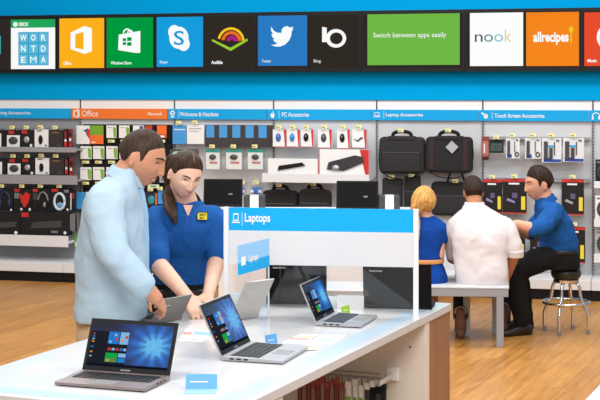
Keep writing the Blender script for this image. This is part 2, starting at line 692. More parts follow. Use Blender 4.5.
m.arc(X(130.5), Z(32.8), .018, .030, 0, PI, Y0, Y1, LW)
m.build('logo', t)
lt(t, X, Z, 'Windows Store', 111, 132, 61.2, 64.4, bold=.02)

d2 = display(155.2, 256.4, 'wall display with a sky blue tile and an open book tile')
t, X, Z = tile(d2, 156.6, 16, 203.2, 66.8, E('sky', (22, 156, 220)))
m = MB()
m.disc(X(179.3), Z(37.8), .098, .108, Y0, Y1, LW, 28)
m.disc(X(174.6), Z(32), .062, .068, Y0 - .0002, Y1, LW, 24)
m.disc(X(184), Z(44), .062, .068, Y0 - .0002, Y1, LW, 24)
m.build('logo', t)
lettering('S', X(174.2), X(184.6), Z(45.2), Z(30.8), -.0099, MATS['lit_sky'], t, bold=.01)
lt(t, X, Z, 'Skype', 160, 168, 60.5, 64, bold=.0)
LD = E('charcoal', (48, 42, 37))
t, X, Z = tile(d2, 205, 15.2, 254.8, 66.4, LD)
cx, cz = X(231.3), Z(42.5)
m = MB()
yel, org, mag, lim = E('yellow', (246, 200, 38)), E('orange', (238, 112, 36)), E('magenta', (168, 36, 128)), E('lime', (152, 202, 52))
for (ri, ro, mm_, a0, a1, dx) in ((.112, .136, yel, .05, PI * .93, 0), (.070, .100, org, .05, PI * .95, .004), (.018, .058, mag, .05, PI * .95, .010)):
    m.arc(cx + dx, Z(41.5), ri, ro, a0, a1, Y0, Y1, mm_, 20)
m.prism([(X(212), Z(40.8)), (X(212.6), Z(39)), (X(230.8), Z(47.8)), (X(247.6), Z(38.6)), (X(248), Z(41)), (X(231), Z(51))], Y0 - .0016, Y1, lim)
m.build('logo', t)
lt(t, X, Z, 'Audible', 211.6, 223, 60.6, 64, bold=.03)

d3 = display(256.4, 361.5, 'wall display with a bird tile and a dark tile')
t, X, Z = tile(d3, 258, 14.2, 307.2, 65.8, E('mid_blue', (42, 122, 194)))
m = MB()
bird = [(271.5, 26.5), (274, 30.6), (277.6, 32.6), (281.8, 33), (282, 29.8), (284.2, 27), (287.4, 26.2), (290.4, 27.6), (293.8, 26.8), (292.2, 29), (294, 29), (292, 31.2),
        (291.6, 35.6), (289.4, 40.6), (285.4, 44.6), (280.4, 46.6), (275.4, 46.4), (271.2, 44.8), (275, 44.6), (278, 43.2), (275, 41.8), (273.2, 39.4), (275.2, 39.2), (272.8, 37.2), (271.6, 33.8), (273.4, 34.2), (271.4, 30.4)]
m.prism([(X(a), Z(b)) for a, b in bird], Y0, Y1, LW)
m.build('logo', t)
lt(t, X, Z, 'Twitter', 262, 271.5, 59.5, 62.5)
t, X, Z = tile(d3, 310.4, 13.8, 359.6, 65.6, LD)
m = MB()
m.disc(X(336.3), Z(38.4), .098, .088, Y0, Y1, LW, 28)
m.disc(X(336.6), Z(38.4), .062, .056, Y0 - .001, Y1, LD, 24)
m.prism([(X(322.4), Z(42)), (X(322.4), Z(26.8)), (X(327), Z(27.6)), (X(327), Z(42))], Y0, Y1, LW)
m.build('logo', t)
lt(t, X, Z, 'Bing', 314, 321, 59.4, 63.2)

d4 = display(361.5, 465, 'wall display with the wide green tile')
t, X, Z = tile(d4, 367.6, 13.2, 459.8, 65, E('leaf', (112, 184, 70)))
lt(t, X, Z, 'Switch between apps easily', 373.6, 446.4, 32.4, 38.8)
d5 = display(465, 581, 'wall display with a white tile and an orange recipe tile')
t, X, Z = tile(d5, 470, 12.4, 523.2, 66, E('bright', (253, 253, 253)))
for ch, a, b, rgb in (('n', 475, 482.8, (70, 84, 84)), ('o', 484.2, 493.2, (84, 136, 150)), ('o', 494.4, 503.4, (140, 196, 206)), ('k', 505, 511.2, (218, 212, 110))):
    lettering(ch, X(a), X(b), Z(41.8), Z(29.6 if ch == 'k' else 34.2), -.0077, E('letter_%d' % int(a), rgb), t)
t, X, Z = tile(d5, 526.2, 12.2, 579, 66, E('deep_orange', (246, 134, 30)))
lettering('allrecipes', X(533.4), X(568.8), Z(45), Z(31.6), -.0077, LW, t, bold=.035)
m = MB(); m.disc(X(571.2), Z(29.6), .020, .028, Y0, Y1, yel); m.box(X(570.6), X(571.8), Y0, Y1, Z(43), Z(30), yel); m.build('logo', t)
d6 = display(581, 692, 'wall display with a red music tile at the right edge')
t, X, Z = tile(d6, 584.4, 12.2, 637, 66, E('vermilion', (232, 78, 46)))
m = MB(); m.disc(X(611), Z(37), .125, .125, Y0, Y1, LW, 28); m.disc(X(611), Z(37), .098, .098, Y0 - .001, Y1, MATS['lit_vermilion'], 28)
m.disc(X(606), Z(42), .03, .024, Y0 - .002, Y1, LW); m.box(X(608), X(609.4), Y0 - .002, Y1, Z(42), Z(28), LW); m.build('logo', t)
lt(t, X, Z, 'Music', 587.6, 597, 59, 62.2, bold=.03)
t, X, Z = tile(d6, 640, 12.2, 688, 66, E('sky'  , (22, 156, 220)))


# ------------------------------------------------------------------ goods on the wall
def hook(desc, um, d, z, w=.055, tagm=TAGY, py=None, grp='wire hooks with price tags'):
    e = empty('peg_hook', wl(um, 0, z), -PHI, 'price tag on the hook above ' + desc, 'price tag', grp)
    m = MB(); m.tube([(0, -.001, 0), (0, -d, 0), (0, -d - .02, .012)], .0032, WIRE, 6, 1); m.build('wire', e)
    m = MB(); m.box(-w / 2, w / 2, -d - .026, -d - .022, .002, .036, tagm)
    m.box(-w / 2 + .005, w / 2 - .02, -d - .0268, -d - .026, .010, .018, GREY)
    m.box(w / 2 - .016, w / 2 - .004, -d - .0268, -d - .026, .012, .026, CARDW)
    m.build('price_tag', e)


def rack_tag(desc, um, d, z):
    e = empty('price_tag', wl(um, d, z), -PHI, 'price tag below ' + desc, 'price tag', 'price tags on the black rack')
    m = MB(); m.box(-.036, .036, -.0015, 0, 0, .028, TAGY); m.box(-.030, .004, -.0022, -.0014, .008, .016, GREY); m.box(.012, .030, -.0022, -.0014, .006, .022, CARDW); m.build('card', e)
    m = MB(); m.tube([(0, .001, .014), (0, d - .055, .014)], .003, WIRE, 6, 1); m.build('clip', e)


def pack(name, cat, label, px0, py0, px1, py1, d, th, base, gfx=(), group=None, hk=None, tab=True):
    u0, u1, z0, z1 = wrect(px0, py0, px1, py1, d)
    um = (u0 + u1) / 2
    W, h = u1 - u0, z1 - z0
    m = MB()
    m.box(-W / 2, W / 2, -th / 2, th / 2, 0, h, base)
    kids = []
    lay = 0
    for g in gfx:
        k = g[0]
        if k == 'r':
            _, a, b, c, dd, mt = g
            lay += 1
            y = -th / 2 - .0006 * lay
            m.box(-W / 2 + a * W, -W / 2 + c * W, y, -th / 2 + .0002, b * h, dd * h, mt)
        elif k == 'p':
            lay += 1
            y = -th / 2 - .0006 * lay
            m.prism([(-W / 2 + a * W, b * h) for a, b in g[1]], y, -th / 2 + .0002, g[2])
        elif k == 'e':
            _, a, b, c, dd, mt = g
            lay += 1
            m.disc(-W / 2 + a * W, b * h, c * W, dd * h, -th / 2 - .0006 * lay, -th / 2 + .0002, mt, 16)
        else:
            kids.append(g)
    if hk and not hk.startswith('_'):
        m.box(-.012, .012, -.002, .002, h - .002, h + .022, base)
        m.bm.verts.ensure_lookup_table()
    o = m.build(name, None, wl(um, d - th / 2, z0), -PHI)
    tag(o, label, cat, group)
    for g in kids:
        k = g[0]
        q = MB()
        if k == 'b':                                        # bulging ellipsoid
            _, nm, a, b, c, dd, dp, mt = g
            q.ell((-W / 2 + a * W, -th / 2 - dp * .35, b * h), (c * W, dp, dd * h), mt, 14, 8)
        elif k == 'a':                                      # ring
            _, nm, a, b, c, dd, rr, mt = g
            pts = [(-W / 2 + a * W + c * W * math.cos(2 * PI * i / 16), -th / 2 - rr * .6, b * h + dd * h * math.sin(2 * PI * i / 16)) for i in range(17)]
            q.tube(pts, rr, mt, 6, 1, round_caps=False)
        elif k == 'h':                                      # headphones: band and two cups
            _, nm, a, b, c, dd, rr, mt, m2 = g
            pts = [(-W / 2 + a * W + c * W * math.cos(PI * i / 12), -th / 2 - rr * .6, b * h + dd * h * math.sin(PI * i / 12)) for i in range(13)]
            q.tube(pts, rr, mt, 6, 1)
            for s in (-1, 1):
                q.ell((-W / 2 + a * W + s * c * W * .88, -th / 2 - rr, b * h - dd * h * .22), (c * W * .34, rr * 1.3, dd * h * .48), m2, 10, 8)
        elif k == 'x':                                      # box shaped item
            _, nm, a, b, c, dd, dp, mt = g
            q.box(-W / 2 + a * W, -W / 2 + c * W, -th / 2 - dp, -th / 2 + .0003, b * h, dd * h, mt)
        elif k == 'k':                                      # slanted slab (keyboard), corners in fractions
            _, nm, pts, dp, mt = g
            q.prism([(-W / 2 + a * W, b * h) for a, b in pts], -th / 2 - dp, -th / 2 + .0003, mt)
        q.build(g[1], o, smooth=(k in 'bah'))
    if hk and hk.startswith('_'):
        rack_tag(hk[1:], um, d, z0 - .045)
    elif hk:
        hook(hk, um, d, z1 + .008)
    return o


# bay 0: gaming goods
G0 = 'gaming boxes hung on the left bay'
for row, (ya, yb, word, sh) in enumerate(((130, 147.5, 'top', 0), (158.5, 175, 'second', .8))):
    D_ = .2
    pack('product_box', 'box', 'black carton cut by the left picture edge on the %s gaming row' % word, -14 + sh, ya, 5.6 + sh, yb, D_, .05, BLACKC, (('r', .2, .05, .78, .8, CARDW),), G0, 'the leftmost carton on the %s gaming row' % word)
    pack('mouse_box', 'box', 'black carton with a white window and dark mouse on the %s gaming row' % word, 6.5 + sh, ya, 20.2 + sh, yb, D_, .05, BLACKC, (('r', .03, .03, .97, .70, CARDW), ('r', .15, .78, .55, .97, RED), ('b', 'mouse', .5, .40, .34, .22, .012, DGREY)), G0, 'the white windowed carton of the %s gaming row' % word)
    pack('mouse_box', 'box', 'black carton with a silver mouse and red logo on the %s gaming row' % word, 20.8 + sh, ya, 34 + sh, yb, D_, .05, BLACKC, (('r', .05, .80, .5, .97, RED), ('e', .78, .12, .1, .09, CARDW), ('b', 'mouse', .45, .45, .22, .2, .012, SILVER)), G0, 'the silver mouse carton of the %s gaming row' % word)
    pack('mouse_box', 'box', 'white carton with an upright black mouse on the %s gaming row' % word, 34.6 + sh, ya - .5, 48.2 + sh, yb - .5, D_, .05, CARDW, (('r', .15, .88, .5, .95, GREY), ('r', .75, .05, .9, .13, BLACK), ('b', 'mouse', .45, .42, .16, .27, .012, BLACKM)), G0, 'the white carton of the %s gaming row' % word)
    pack('product_box', 'box', 'dark brown patterned carton on the %s gaming row' % word, 49 + sh, ya, 63 + sh, yb, D_, .05, mat('brown_black_carton', (48, 42, 40), .5, noise=.5, nscale=40), (('r', .2, .8, .7, .9, mat('tan_print', (120, 90, 60))), ('r', .55, .04, .9, .2, DGREY)), G0, 'the brown patterned carton of the %s gaming row' % word)
    pack('game_case', 'box', 'slim red and white case, nearer the cartons on the %s gaming row' % word, 64 + sh, ya - 1, 67.2 + sh, yb, D_, .04, BLACKC, (('r', .1, .05, .9, .3, RED), ('r', .2, .32, .8, .45, CARDW), ('r', .1, .5, .9, .9, mat('maroon', (120, 40, 40)))), G0)
    pack('game_case', 'box', 'slim red and white case at the right end of the %s gaming row' % word, 68.6 + sh, ya - 1, 71.8 + sh, yb + (3 if row else 0), D_, .04, mat('maroon', (120, 40, 40)), (('r', .1, .05, .9, .2, RED), ('r', .2, .35, .8, .5, CARDW), ('r', .1, .6, .9, .8, BLACKC)), G0)
hd = 'headset cartons on the left bay'
pack('headset_box', 'box', 'black carton with a navy blue headset', -8, 188.5, 13.2, 211, .22, .08, BLACKC, (('r', .05, .9, .5, .96, BLUED), ('h', 'headset', .62, .42, .24, .42, .012, mat('navy', (34, 42, 70)), mat('navy', (34, 42, 70))), ('e', .9, .06, .05, .05, CARDW)), hd, 'the navy headset carton')
pack('headset_box', 'box', 'black carton with a bright red headset', 14, 188.5, 31.6, 211, .22, .08, BLACKC, (('r', .02, .86, .32, .98, RED), ('r', .02, .55, .3, .8, GREY), ('e', .42, .08, .07, .06, CARDW), ('e', .9, .08, .07, .06, CARDW), ('k', 'headset', ((.35, .78), (.55, .68), (.72, .85), (.95, .72), (.88, .45), (.7, .18), (.6, .18), (.44, .45)), .02, RED)), hd, 'the red headset carton')
pack('headset_box', 'box', 'black carton with a dark headset and red corner logo', 32.4, 188.5, 50.4, 211, .22, .08, BLACKC, (('r', .02, .86, .3, .98, RED), ('r', .02, .5, .28, .8, DGREY), ('h', 'headset', .6, .42, .27, .42, .01, GREY, BLACKM), ('b', 'earpad', .72, .28, .12, .13, .012, SILVER)), hd, 'the dark headset carton')
pack('headset_box', 'box', 'black carton with a white and blue headset', 51, 188.5, 69.4, 211, .22, .08, BLACKC, (('r', .02, .86, .38, .98, RED), ('r', .72, .82, .97, .95, GREY), ('a', 'headset', .48, .42, .28, .36, .014, mat('pale_blue_white', (205, 222, 236), .4)), ('b', 'earpad', .5, .25, .2, .14, .012, mat('steel_blue', (120, 160, 200))), ('e', .9, .07, .06, .05, CARDW)), hd, 'the white headset carton')
pack('game_case', 'box', 'slim dark case with a white edge beside the headset cartons', 70.2, 190, 74.2, 211, .2, .05, BLACKC, (('r', .05, .05, .3, .85, CARDW), ('r', .6, .6, .95, .85, RED)), G0)
pack('keyboard_box', 'box', 'black keyboard carton cut by the left picture edge', -24, 212.4, 20.4, 235, .3, .1, BLACKC, (('p', ((.45, .3), (.9, .38), (.92, .62), (.5, .55)), DGREY), ('e', .9, .12, .04, .08, CARDW)), 'long keyboard cartons on the white shelf', None)
pack('keyboard_box', 'box', 'long black keyboard carton with a red logo on the white shelf', 21, 212.4, 68.4, 235, .3, .1, BLACKC, (('r', .01, .78, .16, .97, RED), ('p', ((.2, .28), (.85, .35), (.86, .66), (.25, .55)), DGREY), ('e', .93, .12, .03, .07, CARDW), ('r', .64, .1, .78, .2, GREY)), 'long keyboard cartons on the white shelf', None)
pack('game_case', 'box', 'grey and white upright case at the end of the keyboard cartons', 69.2, 214, 76.8, 231, .25, .06, GREY, (('r', .02, .1, .18, .95, CARDW), ('r', .8, .0, 1, 1, BLACKC)), G0)
pack('game_case', 'box', 'narrow green case below the grey case beside the man', 74.5, 234, 78, 248, .2, .05, DGREEN, (('r', .2, .1, .8, .4, CARDW),), G0)
for px, wd in ((3, 'navy'), (21.5, 'red'), (40.5, 'dark'), (60, 'white')):
    pass
# bay 1: software cards on dark racks
u0, u1, z0, z1 = wrect(83, 124.5, 172, 236, .05)
m = MB(); m.box(-(u1 - u0) / 2, (u1 - u0) / 2, -.02, .01, 0, z1 - z0, BLACKM)
for k in range(1, 7):
    zz = (z1 - z0) * k / 7
    m.box(-(u1 - u0) / 2, (u1 - u0) / 2, -.036, -.02, zz - .006, zz, BLACKM)
tag(m.build('card_rack', None, wl((u0 + u1) / 2, .036, z0), -PHI), 'black card rack behind the software cards', 'rack')
SW = 'white software cards on the black rack'
pack('software_card', 'card', 'large white card with a blue and red corner on the black rack', 76.4, 125.5, 89.6, 144, .1, .012, CARDW, (('p', ((.7, .55), (1, .25), (1, .8), (.85, .85)), RED), ('p', ((.5, .72), (.8, .6), (.86, .85)), mat('slate_blue', (70, 80, 130)))), SW)
pack('software_card', 'card', 'large green and orange card on the black rack', 90.2, 125.5, 103.2, 144, .1, .012, mat('leaf_print', (116, 166, 44)), (('r', 0, 0, 1, .48, ORANGE), ('r', .1, .06, .4, .12, CARDW)), SW)
cw = (('p', ((.74, .1), (.98, .02), (.98, .8), (.66, .9)), GREEN), ('r', .12, .8, .55, .84, GREY))
pos = ['first', 'second', 'third', 'fourth', 'fifth', 'sixth']
top = [(106.4, 116.2, CARDW, cw, 'white card with a green swoosh'), (119, 129.2, CARDW, cw, 'second white card with a green swoosh'),
       (133, 143.8, CARDW, (('r', .6, .5, .95, .95, mat('slate_blue', (70, 80, 130))),), 'white card with a blue corner'), (145.2, 152, mat('brick_print', (190, 60, 44)), (('r', .1, .1, .5, .3, CARDW),), 'brick red card'), (157, 166.4, ORANGE, (('r', 0, .0, 1, .3, mat('dark_orange', (210, 84, 24))), ('r', .2, .05, .8, .2, CARDW)), 'orange card')]
for a, b, mt, gf, wd in top:
    pack('software_card', 'card', wd + ' on the top row of the black rack', a, 125.4, b, 138, .09, .012, mt, gf, SW, '_the ' + wd)
for r, (ya, yb, xs, wd) in enumerate(((146.2, 159, (80.4, 93, 106.2, 119.4, 148.5), 'second'), (167.2, 180, (80.2, 93, 106.2, 119.4, 132, 146, 157.4), 'third'), (192, 206, (93, 106, 119), 'fourth'))):
    for k, x in enumerate(xs):
        if wd == 'third' and x > 140:
            continue
        pack('software_card', 'card', 'small white software card with a green edge, %s on the %s rack row' % (pos[k], wd), x, ya, x + 11, yb, .09, .012, CARDW, cw, SW, '_the %s white card of the %s rack row' % (pos[k], wd))
pack('software_card', 'card', 'blue card beside the back of the light blue shirt', 76.4, 192, 85.6, 209, .1, .014, BLUEP, (('r', .1, .7, .9, .75, SKYB),), SW)
pack('software_card', 'card', 'white card next to the blue card behind the shirt', 86, 192, 92.6, 207, .1, .014, CARDW, (), SW)
mg = 'small goods between the two standing people'
pack('blister_pack', 'pack', 'grey and white webcam pack in front of the nose of the man', 159.5, 168.5, 168.8, 182.6, .1, .02, mat('silver_card', (170, 172, 178)), (('r', .0, .7, 1, 1, DGREY), ('r', .2, .1, .7, .5, GREY)), mg, 'the grey pack by the nose of the man')
pack('blister_pack', 'pack', 'white pack behind the chin of the man', 148, 184.6, 158.5, 188, .1, .02, CARDW, (('r', .2, .2, .8, .8, GREEN),), mg)
pack('software_card', 'card', 'dark card with blue pictures between the man and the woman', 145.2, 192, 157.2, 206, .1, .02, mat('midnight', (36, 40, 66)), (('e', .5, .45, .28, .3, TEAL), ('e', .6, .6, .15, .12, BLUEP), ('r', .85, .1, .97, .9, ORANGE)), mg, 'the dark picture card between the heads')
pack('software_card', 'card', 'bright blue card beside the long brown hair', 157.8, 191, 163.8, 204, .1, .02, BLUEP, (('r', .1, .3, .9, .6, SKYB),), mg, 'the bright blue card by the brown hair')
# bay 2: webcams and headsets
WC = 'goods of the webcam bay'
pack('product_card', 'card', 'blue printed card left of the white card above the woman', 172.6, 125.4, 186.4, 144, .1, .014, BLUEP, (('r', .1, .75, .9, .8, CARDW), ('r', .1, .3, .8, .36, SKYB)), WC, 'the blue printed card above the woman')
pack('product_card', 'card', 'white printed card above the head of the woman', 187, 125, 204, 144, .1, .014, CARDW, (('r', .12, .78, .85, .82, GREY), ('r', .12, .66, .7, .69, GREY)), WC, 'the white printed card above the woman')
pack('blister_pack', 'pack', 'clear pack with a pale green webcam above the brown hair', 169.8, 149.5, 184.6, 160, .14, .03, mat('dim_card', (70, 76, 74)), (('b', 'webcam', .5, .5, .36, .34, .015, mat('pale_mint', (170, 196, 188))),), WC)
pack('blister_pack', 'pack', 'dark pack with a brown webcam above the brown hair', 187.4, 149, 197.6, 160, .14, .03, mat('taupe', (92, 84, 78)), (('b', 'webcam', .5, .5, .3, .3, .015, DGREY),), WC)
o = pack('gift_card_panel', 'panel', 'dark panel holding five blue cards beside the woman', 205, 125, 273, 147, .1, .02, mat('charcoal_card', (58, 54, 56)), [('r', a, .42, a + .118, .98, BLUEP) for a in (.02, .21, .405, .60, .79)], WC, None)
for k, (a, b) in enumerate(((205, 220.6), (225, 243), (246.8, 264))):
    wd = ('left', 'middle', 'right')[k]
    pack('webcam_pack', 'pack', '%s one of three clear packs with a small webcam' % wd, a, 149, b, 170, .16, .04, PACK, (('x', 'insert_card', .06, .04, .94, .9, .002, mat('pale_card', (222, 226, 226))), ('x', 'green_strip', .06, .84, .94, .98, .004, TEAL), ('b', 'webcam', .5, .62, .22, .13, .02, mat('dark_olive', (74, 72, 60))), ('x', 'print_line', .3, .3, .8, .4, .004, mat('rose_print', (190, 120, 120)))), 'three clear webcam packs', 'the %s clear webcam pack' % wd)
for k, (a, b) in enumerate(((240, 245.4), (249.8, 263.4))):
    pack('cable_pack', 'pack', '%s blue pack above the receipt printer' % ('small', 'round')[k], a, 185, b, 195.5, .16, .04, PACK, (('b', 'cable_coil', .5, .45, .42, .36, .02, mat('cobalt', (40, 110, 190))), ('x', 'thin_strip', .1, .3, .9, .55, .024, CARDW)), WC, 'the %s blue pack by the monitor' % ('small', 'round')[k])
# bay 3: mice, keyboards, bags
MS = 'six small mouse boxes'
for k, (a, b, yb, c) in enumerate(((272.8, 286.2, 147, 'cobalt blue'), (287, 299.6, 147, 'bright blue'), (300.8, 313.4, 147, 'black round'), (318, 331.6, 148, 'black and grey'), (337, 349.6, 148.6, 'small upright black'), (352.2, 366.4, 148, 'flat black folding'))):
    mt = (mat('cobalt', (40, 110, 190)), mat('azure', (40, 140, 205)), BLACKM, DGREY, BLACK, BLACK)[k]
    gf = [('p', ((.80, 1), (1, 1), (1, 0), (.9, 0)), RED), ('r', 0, 0, 1, .03, RED)]
    if k == 5:
        gf.append(('k', 'mouse', ((.12, .5), (.4, .42), (.6, .58), (.8, .55), (.6, .48), (.4, .34)), .012, BLACK))
    else:
        gf.append(('b', 'mouse', .42, .55, .2, .24, .015, mt))
        gf.append(('b', 'wheel', .42, .62, .05, .09, .019, SILVER))
    pack('mouse_box', 'box', 'white and red box with a %s mouse' % c, a, 129.5, b, yb, .18, .05, CARDW, gf, MS, 'the box with the %s mouse' % c)
pack('keyboard_box', 'box', 'wide white box showing a slim black keyboard', 268, 158.8, 318.4, 174.6, .28, .06, CARDW, (('r', .985, 0, 1, 1, RED), ('k', 'keyboard', ((.2, .25), (.22, .55), (.68, .78), (.74, .58)), .012, BLACK)), 'keyboard boxes on the white wall shelf')
pack('keyboard_box', 'box', 'large white and red box showing a keyboard with a mouse', 319, 149.6, 368.8, 175, .27, .07, CARDW, (('p', ((.82, 1), (1, 1), (1, 0), (.93, 0)), RED), ('r', 0, .0, .012, 1, RED), ('k', 'keyboard', ((.16, .22), (.2, .5), (.72, .78), (.88, .72), (.9, .5), (.5, .16)), .012, mat('soft_black', (50, 48, 50))), ('b', 'mouse', .34, .28, .08, .12, .02, SILVER)), 'keyboard boxes on the white wall shelf')


def bag(label, px0, py0, px1, py1, d, th, m_, trim=None, pocket=True, handle=True, tagc=False, strap=False, group='black laptop bags hung on the wall', hk=None):
    u0, u1, z0, z1 = wrect(px0, py0, px1, py1, d)
    um, W, h = (u0 + u1) / 2, u1 - u0, z1 - z0
    hb = h * (.87 if handle else 1)
    e = empty('laptop_bag', wl(um, d - th / 2, z0), -PHI, label, 'bag', group)
    rr = min(W, hb) * .13
    out = []
    for (qx, qz, a0) in ((W / 2 - rr, rr, -90), (W / 2 - rr, hb - rr, 0), (-W / 2 + rr, hb - rr, 90), (-W / 2 + rr, rr, 180)):
        for t in range(7):
            an = math.radians(a0 + 15 * t)
            out.append((qx + rr * math.cos(an), qz + rr * math.sin(an)))
    m = MB(); m.prism(out, -th / 2, th / 2, m_)
    b = m.build('bag_body', e, bevel=0)
    md = b.modifiers.new('bevel', 'BEVEL'); md.width = th * .28; md.segments = 4; md.limit_method = 'ANGLE'; md.angle_limit = 1.0; bake(b)
    if pocket:
        m = MB(); m.box(-W * .42, W * .42, -th / 2 - .02, -th / 2 + .01, hb * .06, hb * .58, m_)
        q = m.build('front_pocket', b); md = q.modifiers.new('bevel', 'BEVEL'); md.width = .012; md.segments = 3; bake(q)
        m = MB(); m.tube([(-W * .4, -th / 2 - .021, hb * .585), (W * .4, -th / 2 - .021, hb * .585)], .004, mat('zip_grey', (86, 84, 88), .4), 6, 1); m.build('zip', b)
    if trim:
        for s in (-1, 1):
            m = MB(); m.box(s * W * .36 - .02, s * W * .36 + .02, -th / 2 - .004, -th / 2 + .004, hb * .1, hb * .94, trim); m.build('side_trim', b)
    if handle:
        m = MB(); m.tube([(-W * .2, -th * .1, hb - .005), (-W * .19, -th * .1, hb + h * .07), (-W * .09, -th * .1, hb + h * .12), (W * .09, -th * .1, hb + h * .12), (W * .19, -th * .1, hb + h * .07), (W * .2, -th * .1, hb - .005)], .017, BLACKM, 8, 4); m.build('handle', e, smooth=True)
    if handle:
        m = MB(); m.box(-W * .30, W * .30, -th / 2 - .006, th * .3, hb - .035, hb + .008, m_)
        q = m.build('top_flap', b); md = q.modifiers.new('bevel', 'BEVEL'); md.width = .012; md.segments = 3; bake(q)
        m = MB(); m.tube([(-W * .49, 0, hb * .85), (-W * .505, -.02, hb * .45), (-W * .44, -th * .4, .02), (-W * .1, -th * .35, -.045), (W * .25, -th * .3, -.03), (W * .49, -.02, hb * .3), (W * .50, 0, hb * .8)], .010, BLACKM, 8, 5, flat=.5); m.build('shoulder_strap', e, smooth=True)
    if tagc:
        m = MB(); R_ = Matrix.Rotation(.75, 4, 'Y'); c = V((W * .08, -th / 2 - .018, hb * .72))
        m.box(-.042, .042, -.002, .002, -.042, .042, mat('silver_tag', (176, 176, 180), .4), Matrix.Translation(c) @ R_); m.build('hang_tag', e)
    if strap:
        for s in (-1, 1):
            m = MB(); m.tube([(s * W * .18, 0, hb - .004), (s * W * .1, -.01, hb + .10), (s * .015, 0, hb + .19)], .009, BLACKM, 6, 3); m.build('strap', e, smooth=True)
    if hk:
        hook(hk, um, d, z1 - .008)
    return e


NYL = mat('black_nylon', (30, 29, 31), .85, bump=.3, bscale=200)
NYL2 = mat('charcoal_nylon', (40, 38, 40), .85, bump=.3, bscale=200)
bag('black laptop bag with a front pocket, left of the two upper bags', 378.5, 131.5, 424, 174, .22, .12, NYL2, hk='the upper left laptop bag')
bag('black and dark red laptop bag with a silver hang tag', 425, 131.5, 472, 173, .22, .12, NYL, trim=mat('dark_red_nylon', (54, 34, 36), .85), pocket=False, tagc=True, hk='the laptop bag with the silver tag')
bag('flat black sleeve bag hanging behind the seated couple', 431, 182, 480.5, 216, .09, .06, NYL2, handle=False, strap=True, hk='the flat black sleeve bag')
bag('dark upright sleeve beside the monitor below the upper left bag', 382, 178, 402, 214, .16, .06, NYL2, handle=False, pocket=False, hk='the dark upright sleeve')
bag('narrow black sleeve hanging left of the blonde head', 404, 176, 420, 214, .16, .06, NYL, handle=False, pocket=True, strap=False, hk='the narrow black sleeve')
bag('black shoulder bag hanging behind the receipt printer, left one', 262, 186, 297, 222, .2, .1, NYL, group='black bags below the white wall shelf', hk='the left bag below the white shelf')
bag('black shoulder bag hanging left of the tilted monitor', 298, 185, 330, 222, .2, .1, NYL2, group='black bags below the white wall shelf', hk='the right bag below the white shelf')
# bay 5: touch pens and memory boxes
TP = 'touch screen goods on the wall'
pack('pen_pack', 'pack', 'tall slim red and black pack at the left of the touch bay', 481.6, 136.5, 489, 160, .14, .02, mat('dusty_red', (130, 60, 56)), (('r', .1, .2, .9, .8, mat('rust', (170, 110, 100))), ('r', .1, .02, .9, .12, BLACKC), ('r', .3, .3, .45, .7, CARDW)), TP)
pack('memory_pack', 'pack', 'small black and green pack in the touch bay', 489.4, 140, 503.4, 153, .14, .02, BLACKC, (('r', .1, .15, .9, .75, mat('dark_teal', (50, 84, 80))), ('e', .5, .45, .22, .2, DGREY)), TP, 'the small black pack of the touch bay')
for k, (a, b, yb) in enumerate(((506, 519.6, 158.4), (525, 541, 158.6), (542, 561.4, 162.6), (563, 584, 162))):
    wd = ('narrowest', 'narrow', 'wide', 'widest')[k]
    gf = [('r', .08, .02, .42, .2, BLUED), ('x', 'pen', .1, .12, .3, .86, .012, DGREY), ('r', .72, .84, .9, .94, GREY), ('x', 'pen', .62, .3, .66, .84, .010, BLACK)]
    if k > 1:
        gf += [('x', 'stylus', .38, .12, .55, .6, .012, DGREY), ('r', .3, .02, .98, .14, BLUED), ('r', .3, .62, .6, .7, SKYB)]
    else:
        gf += [('a', 'cord', .8, .2, .12, .1, .006, DGREY)]
    pack('pen_pack', 'pack', 'white and blue touch pen pack, %s of the four' % wd, a, 138, b, yb, .16, .03, mat('pale_pack', (224, 226, 230)), gf, 'four white and blue touch pen packs', 'the %s touch pen pack' % wd)
MB_ = 'black and red drive boxes'
dg = lambda v: (('r', 0, .92, 1, 1, RED), ('r', 0, 0, 1, .03, RED), ('r', .25, .84, .7, .89, CARDW), ('r', .78, .12, .95, .5, YELLOW), ('p', ((.15, .38), (.5, .30), (.52, .36), (.2, .45)), mat('pale_violet', (150, 130, 190)) if v else SILVER), ('r', .4, .45, .62, .6, mat('violet_grey', (92, 84, 120))))
pack('drive_box', 'box', 'black drive box with a red top behind the white shirt', 483, 179.5, 501.8, 213, .16, .04, BLACKC, dg(1), MB_, 'the drive box behind the white shirt')
pack('drive_box', 'box', 'black drive box with a red top beside the face in profile', 502.8, 179, 526.4, 213.6, .16, .04, BLACKC, dg(1), MB_, 'the drive box facing the blue polo')
pack('drive_box', 'box', 'black drive box with a red top behind the blue polo back', 561.6, 179.5, 583.8, 215, .16, .04, BLACKC, dg(0), MB_, 'the drive box behind the blue polo')
pack('drive_box', 'box', 'black drive box half hidden under the resting arm', 504, 226, 525, 262, .16, .04, BLACKC, dg(0), MB_)
pack('drive_box', 'box', 'black drive box between the forearm and the belt', 530, 228, 548, 262, .16, .04, BLACKC, dg(1), MB_)
pack('drive_box', 'box', 'black drive box above the stool seat at the right', 563.6, 227, 585, 263, .16, .04, BLACKC, dg(0), MB_, 'the lower drive box behind the blue polo')
# bay 6
for k, (ya, yb, wd) in enumerate(((160, 182, 'upper'), (196, 220, 'middle'), (230, 255, 'lower'))):
    pack('headphone_box', 'box', 'dark headphone box on the %s white shelf at the right edge' % wd, 595.4, ya, 622, yb, .26, .1, (BLACKC, CARDW, mat('greige', (178, 176, 174)))[k], (('a', 'headphones', .35, .45, .24, .32, .014, DGREY), ('r', .05, .85, .5, .93, GREY)), 'headphone boxes on the right shelves')
